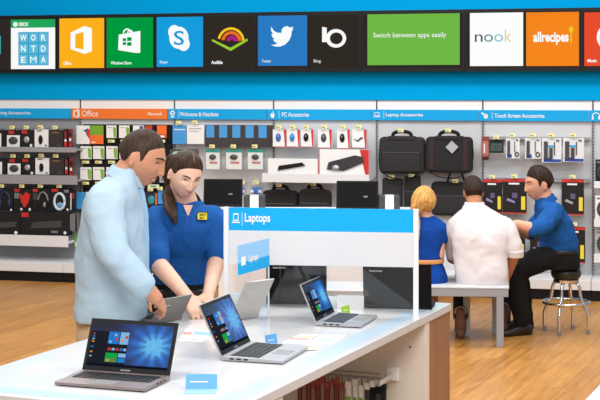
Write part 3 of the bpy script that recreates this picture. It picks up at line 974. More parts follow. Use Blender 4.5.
# ------------------------------------------------------------------ display table
TA = math.atan2(0.9225, 0.386)
E1 = V((0.386, 0.9225, 0)); E2 = V((-0.9225, 0.386, 0))
C0 = V((-0.2325, 4.07, 0))
TL, TW = 2.35, 1.03


def tl(p):                      # world -> table local
    q = V((p.x, p.y, 0)) - C0
    return q.dot(E1), q.dot(E2)


TWOOD = mat('walnut_veneer', (152, 107, 72), 0.5, noise=.16, nscale=5, stretch=(9, 9, .6))
GLOSSW = mat('glossy_white_top', (206, 207, 209), 0.14, spec=.5)
STRIPM = mat('pale_blue_strip', (186, 206, 222), 0.15)
tb = empty('display_table', C0, TA, 'long white display table with walnut end blocks carrying the laptops', 'table')
m = MB(); m.box(0, TL, 0, TW, TZ - .034, TZ, GLOSSW); m.build('table_top', tb, bevel=.003)
m = MB(); m.box(.02, TL - .05, .03, .11, TZ, TZ + .0015, STRIPM); m.build('thin_strip', tb)  # thin pale blue strip laid flat along the right edge of the top
m = MB(); m.box(.03, .10, .14, TW - .04, TZ, TZ + .0015, STRIPM); m.build('thin_strip', tb)  # same pale blue strip across the near end
m = MB(); m.box(.0, .425, .012, TW - .012, 0, TZ - .0345, TWOOD); m.build('end_block', tb)
m = MB(); m.box(2.045, TL - .004, .006, TW - .012, 0, TZ - .0345, TWOOD); m.build('end_block', tb)
m = MB(); m.box(.4255, .475, .006, TW - .012, 0, TZ - .0345, WHITE); m.build('side_panel', tb, bevel=.002)
sp = MB(); sp.box(1.99, 2.0445, .006, TW - .012, 0, TZ - .0345, CREAM)
sp = sp.build('side_panel', tb, bevel=.002)
for zz in (.52, .78):
    m = MB(); m.ell((1.9895, .075, zz), (.002, .006, .006), GREY, 8, 6); m.build('screw', sp)
m = MB(); m.box(2.3, 2.303, .0, .0, .8, .8, WHITE)
m.bm.free()
m = MB(); m.box(.4755, 1.9895, TW - .04, TW - .013, 0, TZ - .0345, CREAM); m.build('back_panel', tb)
m = MB(); m.box(.4755, 1.9895, .02, TW - .0405, .06, .08, CREAM); m.build('bottom_shelf', tb)
for xx, zz in ((1.90, .655), (1.82, .690)):
    m = MB(); m.tube([(xx, .15, zz), (xx, TW - .041, zz)], .005, WIRE, 8, 1); m.build('hanging_rail', tb, smooth=True)
for yy in (.15, .62):
    m = MB(); m.box(1.80, 1.9895, yy - .006, yy + .006, .644, .668, CHROME); m.box(1.972, 1.9895, yy - .025, yy + .025, .635, .69, CARDW); m.build('rail_bracket', tb, bevel=.002)


def tw(x, y, z):
    return C0 + E1 * x + E2 * y + V((0, 0, z))


rg = 'packs hanging on the rail under the table'
words = ['first', 'second', 'third', 'fourth', 'fifth', 'sixth', 'seventh', 'eighth', 'ninth', 'tenth', 'eleventh', 'twelfth']
RUST = mat('rust_red', (160, 74, 62)); TANP = mat('tan_pack', (150, 112, 96))
items = [(299 + 4.7 * i, .0175, TANP if i % 2 else mat('dusty_red', (130, 60, 56)), RUST, 'red topped cable pack on the rail under the table, %s from the left' % words[i]) for i in range(10)]
items += [(348.5, .024, CARDW, CARDW, 'white and green pack on the rail beside the red topped ones'), (355, .02, CARDW, CARDW, 'middle white and green pack on the rail under the table'), (361, .02, CARDW, CARDW, 'white and green pack on the rail beside the dark ones')]
items += [(367 + 5.2 * i, .021, (DGREY, BLACKM, DGREY, BLACKC)[i], (CARDW if i < 2 else BLACKM), 'dark cable pack on the rail under the table, %s toward the bracket' % words[i]) for i in range(4)]
for k, (px, w_, c, hc_, lab) in enumerate(items):
    y = .15 + (385 - px) * .00456
    o = empty('cable_pack', tw(1.90, y, .43), TA - PI / 2, lab, 'pack', rg)
    dz = .012 * ((k * 7) % 3)
    m = MB(); m.box(-w_ / 2, w_ / 2, -.012, .006, 0, .165 + dz, c); m.build('pouch', o, bevel=.003)
    m = MB(); m.box(-w_ / 2 - .0005, w_ / 2 + .0005, -.013, .007, .1655 + dz, .192 + dz, hc_)
    m.box(-.003, .003, -.002, .002, .192 + dz, .232, WIRE); m.build('header_card', o)
    if 'green' in lab:
        m = MB(); m.box(-w_ / 2 + .002, w_ / 2 - .002, -.0135, -.0121, .09, .14, GREEN); m.build('green_label', o)

# second table, whose corner shows bottom right
S0 = V((0.9186, 4.404, 0))
t2 = empty('display_table', S0, TA, 'white table whose corner shows at the bottom right of the photo', 'table')
m = MB(); m.box(-1.3, .40, -1.0, 0, TZ - .034, TZ, GLOSSW); m.build('table_top', t2, bevel=.003)
m = MB(); m.box(-1.25, -.9, -.98, -.015, 0, TZ - .0345, TWOOD); m.build('end_block', t2)
m = MB(); m.box(.06, .39, -.98, -.015, 0, TZ - .0345, WHITE); m.build('end_block', t2)

# ------------------------------------------------------------------ laptops
SCR = bpy.data.materials.new('laptop_wallpaper')
SCR.use_nodes = True
nt = SCR.node_tree
b = nt.nodes['Principled BSDF']
b.inputs['Base Color'].default_value = (.005, .005, .008, 1)
b.inputs['Roughness'].default_value = .25
tcn = nt.nodes.new('ShaderNodeTexCoord')
mpn = nt.nodes.new('ShaderNodeMapping')
mpn.inputs['Location'].default_value = (-.80 * 1.6, -.52, 0)
mpn.inputs['Scale'].default_value = (1.6, 1.0, 1)
nt.links.new(tcn.outputs['UV'], mpn.inputs[0])
ln = nt.nodes.new('ShaderNodeVectorMath'); ln.operation = 'LENGTH'
nt.links.new(mpn.outputs[0], ln.inputs[0])
rp = nt.nodes.new('ShaderNodeValToRGB')
rp.color_ramp.elements[0].position = 0.0
rp.color_ramp.elements[0].color = lin((150, 215, 250))
rp.color_ramp.elements[1].position = 1.0
rp.color_ramp.elements[1].color = lin((6, 18, 52))
for ps, cc in ((.16, (86, 170, 236)), (.34, (26, 102, 190)), (.6, (12, 52, 120))):
    e_ = rp.color_ramp.elements.new(ps); e_.color = lin(cc)
nt.links.new(ln.outputs['Value'], rp.inputs[0])
# light beams fanning left from the window
sep = nt.nodes.new('ShaderNodeSeparateXYZ'); nt.links.new(mpn.outputs[0], sep.inputs[0])
at = nt.nodes.new('ShaderNodeMath'); at.operation = 'ARCTAN2'
nt.links.new(sep.outputs['Y'], at.inputs[0]); nt.links.new(sep.outputs['X'], at.inputs[1])
sn = nt.nodes.new('ShaderNodeMath'); sn.operation = 'MULTIPLY'; sn.inputs[1].default_value = 11
nt.links.new(at.outputs[0], sn.inputs[0])
s2 = nt.nodes.new('ShaderNodeMath'); s2.operation = 'SINE'; nt.links.new(sn.outputs[0], s2.inputs[0])
s3 = nt.nodes.new('ShaderNodeMath'); s3.operation = 'MULTIPLY_ADD'; s3.inputs[1].default_value = .28; s3.inputs[2].default_value = .85
nt.links.new(s2.outputs[0], s3.inputs[0])
nt.links.new(rp.outputs[0], b.inputs['Emission Color'])
nt.links.new(s3.outputs[0], b.inputs['Emission Strength'])
PANE = E('window_pane', (104, 186, 240), .95)
MENU = E('start_menu', (30, 33, 40))
TBLUE, TLIGHT, TGREEN, TRED, TORG = E('menu_blue', (40, 120, 200)), E('menu_light', (130, 180, 220)), E('menu_green', (24, 160, 70)), E('menu_red', (200, 60, 60)), E('menu_orange', (230, 140, 60))
BAR = E('task_bar', (14, 20, 34))
BRONZE = mat('bronze_metal', (142, 128, 126), .35, .45)
LSILV = mat('laptop_silver', (176, 177, 180), .32, .45)
LGREY = mat('laptop_grey', (120, 118, 116), .4, .3)
KEYS = mat('key_black', (32, 32, 36), .5)
LIDB = mat('lid_black', (20, 19, 20), .65, spec=.08)


def laptop(label, HL, HR, depth, lidh, lean, body, lidm, on=True, logo=None, keys=KEYS, z=TZ, thick=.018, lid_in=None):
    HL, HR = V((HL.x, HL.y, 0)), V((HR.x, HR.y, 0))
    c = (HL + HR) / 2
    W = (HR - HL).length
    a = math.atan2(HR.y - HL.y, HR.x - HL.x)
    e = empty('laptop', c + V((0, 0, z)), a, label, 'laptop', 'open laptops on the display table')
    t = thick
    m = MB()
    m.hexa([(-W / 2, -depth, .004), (W / 2, -depth, .004), (W / 2, 0.0, .003), (-W / 2, 0.0, .003), (-W / 2, -depth, t * .75), (W / 2, -depth, t * .75), (W / 2, 0.0, t), (-W / 2, 0.0, t)], body)
    for sx in (-1, 1):
        for yy in (-.02, -depth + .02):
            m.box(sx * W * .42 - .008, sx * W * .42 + .008, yy - .008, yy + .008, 0.0, .0045, BLACK)
    for k in range(3):
        for sx in (-1, 1):
            m.box(sx * W / 2 - .0008, sx * W / 2 + .0008, -.05 - k * .026, -.034 - k * .026, .007, .0125, BLACK)
    m.build('base', e, bevel=.0025)
    # keyboard
    sl = (t * .75 - t) / depth          # top slope along -y
    zt = lambda y: t + sl * -y
    m = MB()
    ky0, ky1 = -.028, -depth * .60
    kw = W * .44
    m.hexa([(-kw, ky1, zt(ky1) - .001), (kw, ky1, zt(ky1) - .001), (kw, ky0, zt(ky0) - .001), (-kw, ky0, zt(ky0) - .001), (-kw, ky1, zt(ky1) + .0004), (kw, ky1, zt(ky1) + .0004), (kw, ky0, zt(ky0) + .0004), (-kw, ky0, zt(ky0) + .0004)], keys if body is not BRONZE else KEYS)
    rows, cols_ = 5, 14
    for r in range(rows):
        for q in range(cols_):
            x0 = -kw + 2 * kw * (q + .12) / cols_; x1 = -kw + 2 * kw * (q + .88) / cols_
            y1 = ky0 + (ky1 - ky0) * (r + .12) / rows; y0 = ky0 + (ky1 - ky0) * (r + .88) / rows
            m.box(x0, x1, y0, y1, zt(y0) + .0003, zt(y0) + .0022, keys)
    m.build('keyboard', e)
    m = MB(); ty0, ty1 = -depth * .66, -depth * .93
    m.hexa([(-W * .15, ty1, zt(ty1) - .001), (W * .13, ty1, zt(ty1) - .001), (W * .13, ty0, zt(ty0) - .001), (-W * .15, ty0, zt(ty0) - .001), (-W * .15, ty1, zt(ty1) + .0006), (W * .13, ty1, zt(ty1) + .0006), (W * .13, ty0, zt(ty0) + .0006), (-W * .15, ty0, zt(ty0) + .0006)], mat('touchpad_grey', (128, 128, 132), .4))
    m.build('touchpad', e)
    # lid: local x,z plane, leaning back
    L = bpy.data.objects.new('lid', None)
    M = Matrix.Translation((0, -.006, t * .8)) @ Matrix.Rotation(-lean, 4, 'X')
    m = MB(); m.box(-W / 2, W / 2, 0, .006, 0, lidh, lidm, M)
    lid = m.build('lid', e, bevel=.0015)
    bpy.data.objects.remove(L)
    m = MB(); m.box(-W / 2 + .002, W / 2 - .002, -.0012, .0002, .004, lidh - .003, BLACK, M); m.build('screen_bezel', lid)
    if on:
        bx, bz0, bz1 = .012, .020, .014
        x0, x1, z0, z1 = -W / 2 + bx, W / 2 - bx, bz0, lidh - bz1
        sw, sh = x1 - x0, z1 - z0
        m = MB()
        lay = m.bm.loops.layers.uv.new('UVMap')
        vs = [m.bm.verts.new(M @ V(p)) for p in ((x0, -.0016, z0), (x1, -.0016, z0), (x1, -.0016, z1), (x0, -.0016, z1))]
        fc = m.face(vs, SCR)
        for lp, u_ in zip(fc.loops, ((0, 0), (1, 0), (1, 1), (0, 1))):
            lp[lay].uv = u_
        vb = [m.bm.verts.new(M @ V(p)) for p in ((x0, -.0012, z0), (x1, -.0012, z0), (x1, -.0012, z1), (x0, -.0012, z1))]
        m.face(vb[::-1], BLACK)
        for i in range(4):
            m.face([vs[i], vb[i], vb[(i + 1) % 4], vs[(i + 1) % 4]], BLACK)
        y0, y1 = -.0019, -.0015

        def R(a, b_, c_, d_, mt, k=0):
            m.box(x0 + a * sw, x0 + c_ * sw, y0 - k * .0003, y1, z0 + b_ * sh, z0 + d_ * sh, mt, M)
        R(0, 0, 1, .055, BAR)
        R(.0, .055, .47, .80, MENU)
        R(.22, .52, .355, .80, TBLUE, 1); R(.365, .52, .47, .80, TLIGHT, 1)
        R(.22, .36, .47, .44, MATS['lit_black'], 1)
        R(.22, .10, .37, .31, TGREEN, 1); R(.38, .10, .47, .2, TBLUE, 1); R(.38, .22, .47, .31, TLIGHT, 1)
        for (a, b_, mt) in ((.235, .37, TRED), (.285, .37, TLIGHT), (.335, .37, TRED), (.385, .37, TBLUE), (.43, .37, TLIGHT), (.235, .54, TLIGHT), (.31, .60, TRED), (.38, .58, TORG), (.43, .66, TRED), (.29, .70, TLIGHT), (.24, .11, TORG), (.3, .12, TRED)):
            R(a, b_, a + .035, b_ + .055, mt, 2)
        for b_ in (.72, .66, .60, .54, .42, .3, .2):
            R(.02, b_, .05, b_ + .03, (TRED, TBLUE, TLIGHT, TORG)[int(b_ * 50) % 4], 1)
        # window of light: four panes in perspective
        def Q(pts):
            m.prism([(x0 + a * sw, z0 + b_ * sh) for a, b_ in pts], y0, y1, PANE, M)
        Q(((.70, .52), (.775, .52), (.775, .66), (.70, .635))); Q(((.785, .52), (.89, .52), (.89, .70), (.785, .663)))
        Q(((.70, .37), (.775, .345), (.775, .505), (.70, .505))); Q(((.785, .342), (.89, .30), (.89, .505), (.785, .505)))
        m.build('screen', lid)
        m = MB(); m.box(-.018, .018, -.0016, -.0011, .008, .013, GREY, M); m.build('maker_badge', lid)
    if logo:
        tx, w_, hz = logo
        lettering(tx, W / 2 - .03 - w_, W / 2 - .03, lidh * hz, lidh * hz + w_ * .19, -.0066, mat('logo_silver', (225, 225, 226), .4), lid, flip=True, M=M @ Matrix.Scale(-1, 4, (0, 1, 0)), bold=.01)
    return e


def TT(px, py):
    return T(px, py)


laptop('bronze grey laptop with lit blue screen, nearest to the left front corner', T(82.5, 374.5), T(170, 381), .19, .180, .42, BRONZE, BLACK)
laptop('silver laptop facing right with lit screen, in the middle of the table', T(220.5, 361), T(249.5, 346), .23, .198, .45, LSILV, LSILV)
laptop('smaller silver laptop with lit screen before the black laptops', T(315, 326), T(333.5, 316), .19, .165, .42, LSILV, LSILV, keys=mat('key_slate', (52, 58, 72), .5))
laptop('grey lidded laptop the man touches, seen from behind', V((-.488, 5.80, 0)), V((-.600, 5.66, 0)), .17, .112, .55, LGREY, LGREY, on=False, logo=('lenovo', .035, .66))
laptop('silver laptop wide open behind the clear divider, under the hands', V((-.172, 5.850, 0)), V((-.283, 5.742, 0)), .17, .185, .55, LSILV, mat('lid_champagne', (198, 194, 188), .4, .3), on=False)
laptop('black laptop seen from behind at the left under the sign', V((.118, 6.20, 0)), V((-.149, 6.20, 0)), .15, .185, .10, LIDB, LIDB, on=False, logo=('lenovo', .055, .80))
laptop('black laptop seen from behind beside the white sign post', V((.568, 6.04, 0)), V((.276, 6.10, 0)), .15, .185, .10, LIDB, LIDB, on=False, logo=('lenovo', .055, .80))

# ------------------------------------------------------------------ sign on the table
PL, PR = V((-.313, 6.015, 0)), V((.492, 5.905, 0))
sa = math.atan2(PR.y - PL.y, PR.x - PL.x)
SWD = (PR - PL).length
zt_, zw, zb_ = 1.366, 1.122, 1.268
sg = empty('table_sign', (PL + PR) / 2 + V((0, 0, TZ)), sa, 'white and blue sign reading Laptops standing on the table', 'sign')
hw = SWD / 2
SIGNW = mat('sign_white', (214, 214, 217), .4)
m = MB(); m.box(-hw + .0085, hw - .0145, -.004, .004, zw - TZ, zb_ - TZ, SIGNW); m.build('white_panel', sg)
m = MB(); m.box(-hw + .0085, hw - .0145, -.004, .004, zb_ - TZ, zt_ - TZ, BSIGN); m.build('blue_header', sg)
m = MB(); m.box(-hw + .0085, hw - .0145, -.002, .002, .002, zw - TZ, CLEAR); m.build('clear_pane', sg)
for s in (-1, 1):
    m = MB(); m.box(s * hw - .014, s * hw + .008, -.010, .010, 0, zt_ - TZ + .002, SHELFW); m.build('post', sg, bevel=.002)
fx = lambda px: (px - 228) / (415.5 - 228) * SWD - hw
hz = zb_ - TZ
hh = zt_ - zb_
lettering('Laptops', fx(246), fx(271.3), hz + hh * .26, hz + hh * .76, -.0045, PAPER, sg, bold=.015)
m = MB()
a, b_ = fx(234.4), fx(239.6)
m.box(a, b_, -.0056, -.0039, hz + hh * .42, hz + hh * .74, PAPER)
m.box(a + .003, b_ - .003, -.0062, -.0039, hz + hh * .47, hz + hh * .69, BSIGN)
m.box(fx(233.2), fx(240.8), -.0056, -.0039, hz + hh * .32, hz + hh * .38, PAPER)
m.build('icon', sg)
m = MB(); m.box(fx(243), fx(243.4), -.0056, -.0039, hz + hh * .2, hz + hh * .82, PAPER); m.build('divider_line', sg)

# clear divider running along the table with its own blue header
D0, D1 = V((-.250, 5.545, 0)), V((-.130, 5.83, 0))
da = math.atan2(D1.y - D0.y, D1.x - D0.x)
dw = (D1 - D0).length
dv = empty('acrylic_divider', (D0 + D1) / 2 + V((0, 0, TZ)), da, 'clear acrylic divider with a small pale blue header left of the sign', 'divider')
m = MB(); m.box(-dw / 2, dw / 2, -.002, .002, 0, .335, CLEAR); m.build('clear_pane', dv)
m = MB(); m.box(-dw / 2 + .002, dw / 2 - .002, -.0035, -.0022, .215, .333, mat('pale_blue_film', (140, 196, 240), .35)); h_ = m.build('blue_header', dv)
m = MB(); m.box(-dw / 2 + .002, dw / 2 - .002, -.0042, -.0034, .215, .262, BSIGN); m.build('lower_band', h_)
m = MB(); m.box(dw / 2 - .004, dw / 2, -.003, .003, 0, .335, mat('acrylic_edge', (214, 220, 224), .2)); m.build('edge', dv)
lettering('Laptops', -dw * .18, dw * .12, .250, .285, -.0046, PAPER, h_, bold=.015)
m = MB(); m.box(-dw * .40, -dw * .27, -.0050, -.0044, .250, .285, PAPER); m.build('icon', h_)

# ------------------------------------------------------------------ small things on the table
def tent(label, pa, pb, h, m1, m2, lean=.5, depth=.09):
    c = (pa + pb) / 2
    a = math.atan2(pb.y - pa.y, pb.x - pa.x)
    W = (pb - pa).length
    e = empty('price_card', V((c.x, c.y, TZ)), a, label, 'price card', 'price cards on the display table')
    M = Matrix.Translation((0, 0, .001)) @ Matrix.Rotation(-lean, 4, 'X')
    m = MB(); m.box(-W / 2, W / 2, -.0015, .0015, 0, h, m1, M); q = m.build('upright_card', e)
    m = MB(); m.box(-W * .36, W * .2, -.0022, -.0014, h * .45, h * .52, CARDW, M); m.build('print_line', q)
    m = MB(); m.box(-W / 2, W / 2, -depth, .0, .0, .002, m2); m.build('foot', e)
    return e


CB = mat('card_blue', (92, 160, 212), .4)
tent('blue price card in a clear stand before the middle laptop', T(185.5, 389.5), T(217, 389.5), .047, CB, mat('card_foot', (150, 188, 216), .3), .30, .07)
tent('small blue price card behind the keyboard of the middle laptop', T(266.5, 346.5), T(277.5, 344.5), .040, CB, mat('card_blue_deep', (60, 160, 220), .3), .2, .05)
tent('small green price card behind the smaller silver laptop', T(342.5, 315.5), T(350, 313.5), .035, mat('card_green', (152, 196, 44), .4), mat('card_foot', (150, 188, 216), .3), .2, .03)


def sheet(label, quad, marks, mt=PAPER, z=.0005):
    Q = [T(*q) for q in quad]
    c = sum(Q, V((0, 0, 0))) / 4
    m = MB()
    lo = [(q.x - c.x, q.y - c.y, 0) for q in Q]
    hi = [(q.x - c.x, q.y - c.y, .001) for q in Q]
    m.hexa(lo + hi, mt)

    def pt(a, b):
        p = (V(lo[0]) * (1 - a) * (1 - b) + V(lo[1]) * a * (1 - b) + V(lo[2]) * a * b + V(lo[3]) * (1 - a) * b)
        return p
    for (a0, b0, a1, b1, mm) in marks:
        qs = [pt(a0, b0), pt(a1, b0), pt(a1, b1), pt(a0, b1)]
        m.hexa([(p.x, p.y, .0008) for p in qs] + [(p.x, p.y, .0016) for p in qs], mm)
    o = m.build('paper_sheet', None, V((c.x, c.y, TZ + z)))
    tag(o, label, 'paper', 'paper sheets on the display table')


BLT = mat('pale_blue_ink', (150, 190, 230)); RDT = mat('pale_red_ink', (214, 150, 140)); GRT = mat('grey_ink', (176, 176, 184))
sheet('paper sheet with coloured rules between the two silver laptops', ((282, 343), (332, 344.5), (346, 335.5), (300, 334.5)), ((.0, .35, .4, .55, RDT), (.1, .7, .4, .85, mat('pale_orange_ink', (236, 180, 110))), (.45, .3, .95, .42, BLT), (.42, .45, .46, .95, GREY), (.5, .6, .98, .7, GRT)))
sheet('blue and white leaflet behind the laptop the man touches', ((178, 341), (203, 342), (214, 332), (186, 329)), ((.0, .5, .34, .75, RDT), (.36, .55, 1, .9, BLT), (.1, .1, .8, .2, GRT)))
sheet('pale folded paper at the left edge of the table top', ((22, 372), (44, 374), (62, 364), (40, 362)), ((.1, .3, .9, .5, mat('faint_blue_ink', (214, 226, 236))),), mat('pale_paper', (232, 236, 240), .4))
sheet('blue and yellow strip lying behind the keyboard of the middle laptop', ((279, 351.5), (318, 350.5), (319, 346.5), (281, 347.2)), ((0, 0, .35, 1, mat('card_blue_deep', (60, 160, 220), .3)), (.5, .1, .95, .6, mat('pale_yellow_ink', (240, 226, 150)))), PAPER, .003)
fo = MB(); W_ = T(337.5, 308.5); X_ = T(364, 309.5)
c = (W_ + X_) / 2
fo.box(-.058, .058, -.003, .003, 0, .055, PAPER); fo.box(-.058, .058, .003, .05, 0, .003, PAPER)
tag(fo.build('card_holder', None, V((c.x, c.y + .02, TZ)), sa), 'low white card holder between the two black laptops', 'card holder')

# ------------------------------------------------------------------ service counter behind the sign
CY = 11.15
cx0, cx1 = (224 - 300) / F * CY, (416 - 300) / F * CY
ct = empty('service_counter', V(((cx0 + cx1) / 2, CY, 0)), 0, 'pale grey service counter behind the laptop sign carrying the monitors', 'counter')
cw_ = (cx1 - cx0) / 2
ctz = H - (213.5 - YH) / F * CY
m = MB(); m.box(-cw_, cw_, .02, .6, 0, ctz - .04, PANELG); m.build('carcass', ct)
m = MB(); m.box(-cw_ - .02, cw_ + .02, 0, .62, ctz - .04, ctz, SHELFW); m.build('worktop', ct, bevel=.004)
for k in range(4):
    m = MB(); xa = -cw_ + .01 + k * (2 * cw_ - .02) / 4
    m.box(xa + .004, xa + (2 * cw_ - .02) / 4 - .004, .004, .02, .1, ctz - .06, SHELFW); m.build('front_panel', ct, bevel=.002)


def pos_monitor(label, px0, py0, px1, py1, skew, Y):
    x0, x1 = (px0 - 300) / F * Y, (px1 - 300) / F * Y
    z1, z0 = H - (py0 - YH) / F * Y, H - (py1 - YH) / F * Y
    e = empty('monitor', V(((x0 + x1) / 2, Y, ctz)), skew, label, 'monitor', 'black monitors on the service counter')
    w2 = (x1 - x0) / 2
    M = Matrix.Translation((0, 0, z0 - ctz)) @ Matrix.Rotation(-.22, 4, 'X')
    hgt = (z1 - z0) * 1.02
    m = MB(); m.box(-w2, w2, 0, .04, 0, hgt, BLACK, M); h1 = m.build('housing', e, bevel=.006)
    m = MB(); m.box(-w2 + .012, w2 - .012, -.003, .001, .02, hgt - .012, mat('dark_screen', (20, 19, 20), .6, spec=.08), M); m.build('screen', h1)
    m = MB(); m.box(w2 * .3, w2 * .5, -.0045, -.003, hgt * .42, hgt * .47, GREY, M); m.build('mark', h1)
    m = MB(); m.box(-.03, .03, .03, .07, .01, z0 - ctz + .10, BLACK); m.build('stand', e)
    m = MB(); m.box(-.09, .09, -.05, .11, 0, .012, BLACK); m.build('foot', e, bevel=.003)


pos_monitor('black monitor on the counter right beside the blue polo shoulder', 203, 179, 242, 206.5, -.05, 11.4)
pos_monitor('black tilted monitor on the counter beside the white wall shelf', 336, 181, 378, 209.5, -.1, 11.4)
for lab, a, b_ in (('dark receipt printer with white paper beside the left monitor', 243.5, 265), ('dark receipt printer with white paper beside the blonde head', 379, 400)):
    Y = 11.35
    x0, x1 = (a - 300) / F * Y, (b_ - 300) / F * Y
    zt2 = H - (195 - YH) / F * Y - ctz
    e = empty('receipt_printer', V(((x0 + x1) / 2, Y, ctz)), 0, lab, 'printer', 'receipt printers on the service counter')
    w2 = (x1 - x0) / 2
    m = MB(); m.box(-w2, w2, 0, .16, 0, zt2 * .95, DGREY); m.build('housing', e, bevel=.008)
    m = MB(); m.box(-.035, .035, -.006, -.003, .01, zt2, PAPER); m.box(-.035, .035, -.006, .05, zt2 - .003, zt2, PAPER); m.build('receipt_paper', e)

# icon poster beside the woman
Y = 10.6
x0, x1 = (222 - 300) / F * Y, (229.5 - 300) / F * Y
e = empty('icon_poster', V(((x0 + x1) / 2, Y, 0)), 0, 'narrow white floor poster with dark icons beside the blue polo', 'poster')
zz = lambda py: H - (py - YH) / F * Y
m = MB(); m.box(-.055, .055, 0, .012, .02, zz(207), SHELFW); pn = m.build('panel', e)
m = MB(); m.box(-.12, .12, -.1, .1, 0, .02, PANELD); m.build('foot', e)
m = MB()
for py in (215, 222, 230, 239):
    m.box(-.018, .012, -.0012, .0002, zz(py + 2), zz(py - 2), DGREY)
m.build('icons', pn)

# ------------------------------------------------------------------ benches and stool
BG = mat('bench_grey', (150, 156, 164), .45)
BGT = mat('bench_top_grey', (196, 198, 202), .4)


def bench(label, xr, xl, Yf, dep, z, legs):
    c = V(((xr + xl) / 2, Yf, 0))
    a = -PHI * .35
    e = empty('bench', c, a, label, 'bench', 'grey benches')
    w2 = (xr - xl) / 2
    m = MB(); m.box(-w2, w2, 0, dep, z - .07, z - .012, BG); m.build('apron', e, bevel=.003)
    m = MB(); m.box(-w2 - .005, w2 + .005, -.005, dep + .005, z - .0118, z, BGT); m.build('seat_top', e, bevel=.003)
    for (lx, ly) in legs:
        m = MB(); m.box(lx - .026, lx + .026, ly, ly + .055, 0, z - .0705, BG); m.build('leg', e, bevel=.003)
    return e


Yb = 10.2
bx1 = (508 - 300) / F * Yb
bx0 = (411 - 300) / F * Yb
bw = (bx1 - bx0) / 2
bench('grey bench seating the white shirted man and the blonde woman', bx1, bx0, Yb, .62, .435, ((bw - .06, .0), (bw - .06, .56), (-bw + .06, .0), (-bw + .42, .42)))
Yb2 = 9.9
bench('grey bench seen through the clear pane between the black laptops', (366 - 300) / F * Yb2, (300 - 300) / F * Yb2, Yb2, .45, H - (290 - YH) / F * Yb2 + .0, ((.2, .0), (.2, .4), (-.2, .0), (-.2, .4)))

SY = 10.8
sx_ = (566 - 300) / F * SY
st = empty('bar_stool', V((sx_, SY, 0)), .3, 'round backless stool with black cushion and chrome legs at the right', 'stool')
sz = H - (268 - YH) / F * SY
m = MB()
prof = [(.0, sz - .085), (.085, sz - .085), (.100, sz - .078), (.112, sz - .06), (.116, sz - .04), (.114, sz - .02), (.105, sz - .006), (.06, sz), (.0, sz + .001)]
n = 32
m.rings([[(max(r, .001) * math.cos(2 * PI * i / n), max(r, .001) * math.sin(2 * PI * i / n), z) for i in range(n)] for r, z in prof], mat('black_vinyl', (38, 38, 36), .35))
m.build('seat', st, smooth=True)
m = MB(); m.rings([[(r * math.cos(2 * PI * i / n), r * math.sin(2 * PI * i / n), z) for i in range(n)] for r, z in ((.04, sz - .105), (.10, sz - .105), (.10, sz - .0855), (.04, sz - .0855))], CHROME); m.build('swivel_plate', st)
rz = H - (302 - YH) / F * SY
m = MB(); m.tube([(.178 * math.cos(2 * PI * i / 40), .178 * math.sin(2 * PI * i / 40), rz) for i in range(41)], .011, CHROME, 10, 1, round_caps=False); m.build('foot_ring', st, smooth=True)
for k in range(4):
    a = PI / 4 + k * PI / 2
    ca, sa_ = math.cos(a), math.sin(a)
    m = MB(); m.tube([(.04 * ca, .04 * sa_, sz - .11), (.085 * ca, .085 * sa_, sz - .112), (.108 * ca, .108 * sa_, sz - .15), (.112 * ca, .112 * sa_, rz + .07), (.125 * ca, .125 * sa_, rz + .02), (.165 * ca, .165 * sa_, rz - .06), (.175 * ca, .175 * sa_, .13), (.172 * ca, .172 * sa_, .02)], .0125, CHROME, 10, 4, round_caps=False)
    lg = m.build('leg', st, smooth=True)
    m = MB(); m.tube([(.172 * ca, .172 * sa_, 0.001), (.172 * ca, .172 * sa_, .03)], .015, GREY, 10, 1, round_caps=False); m.build('foot_cap', lg)
# ------------------------------------------------------------------ people
def gs(x, s):
    return math.exp(-(x / s) ** 2)


def head_point(az, el, female=False):
    """point of the head surface; az 0 = face, el -90..90"""
    ce, se = math.cos(el), math.sin(el)
    x = .0765 * ce * math.sin(az)
    y = .096 * ce * math.cos(az)
    z = .116 * se
    if z < 0:
        t = -z / .116
        x *= 1 - .30 * t ** 1.6 if not female else 1 - .36 * t ** 1.5
        if y < 0:
            y *= 1 - .62 * t ** 1.2
        else:
            y *= 1 + .10 * t ** 2
    else:
        t = z / .116
        if y < 0:
            y *= 1.06
        x *= 1 + .05 * math.sin(t * PI)
    if y > 0:
        ax = abs(x)
        w = min(1, y / .05)
        y += w * .012 * gs(x, .026) * gs(z + .098, .022)                     # chin
        y += w * (.003 if female else .006) * gs(ax - .022, .026) * gs(z - .030, .012)            # brow
        y -= w * .011 * gs(ax - .032, .015) * gs(z - .008, .014)            # eye hollow
        nz = 0
        if -.046 < z < .026:
            k = (.026 - z) / .066
            nz = .004 + (.015 if female else .022) * k
            if z < -.036:
                nz *= max(0, (z + .050) / .014)
        y += w * nz * gs(x, .0085 + .006 * max(0, min(1, (.026 - z) / .066)))
        y += w * .005 * gs(ax - .011, .006) * gs(z + .036, .008)            # nostrils
        y += w * .006 * gs(x, .020) * (gs(z + .061, .006) + gs(z + .073, .007))
        y -= w * .003 * gs(x, .024) * gs(z + .067, .003)
        y += w * .004 * gs(ax - .040, .018) * gs(z + .022, .020)            # cheekbone
    return V((x, y, z))


def face_xy(x, z, female=False):
    """surface point near local x,z on the face side"""
    el = math.asin(max(-1, min(1, z / .116)))
    best = None
    for i in range(121):
        az = -1.5 + 3.0 * i / 120
        p = head_point(az, el, female)
        d = abs(p.x - x)
        if best is None or d < best[0]:
            best = (d, p)
    return best[1]


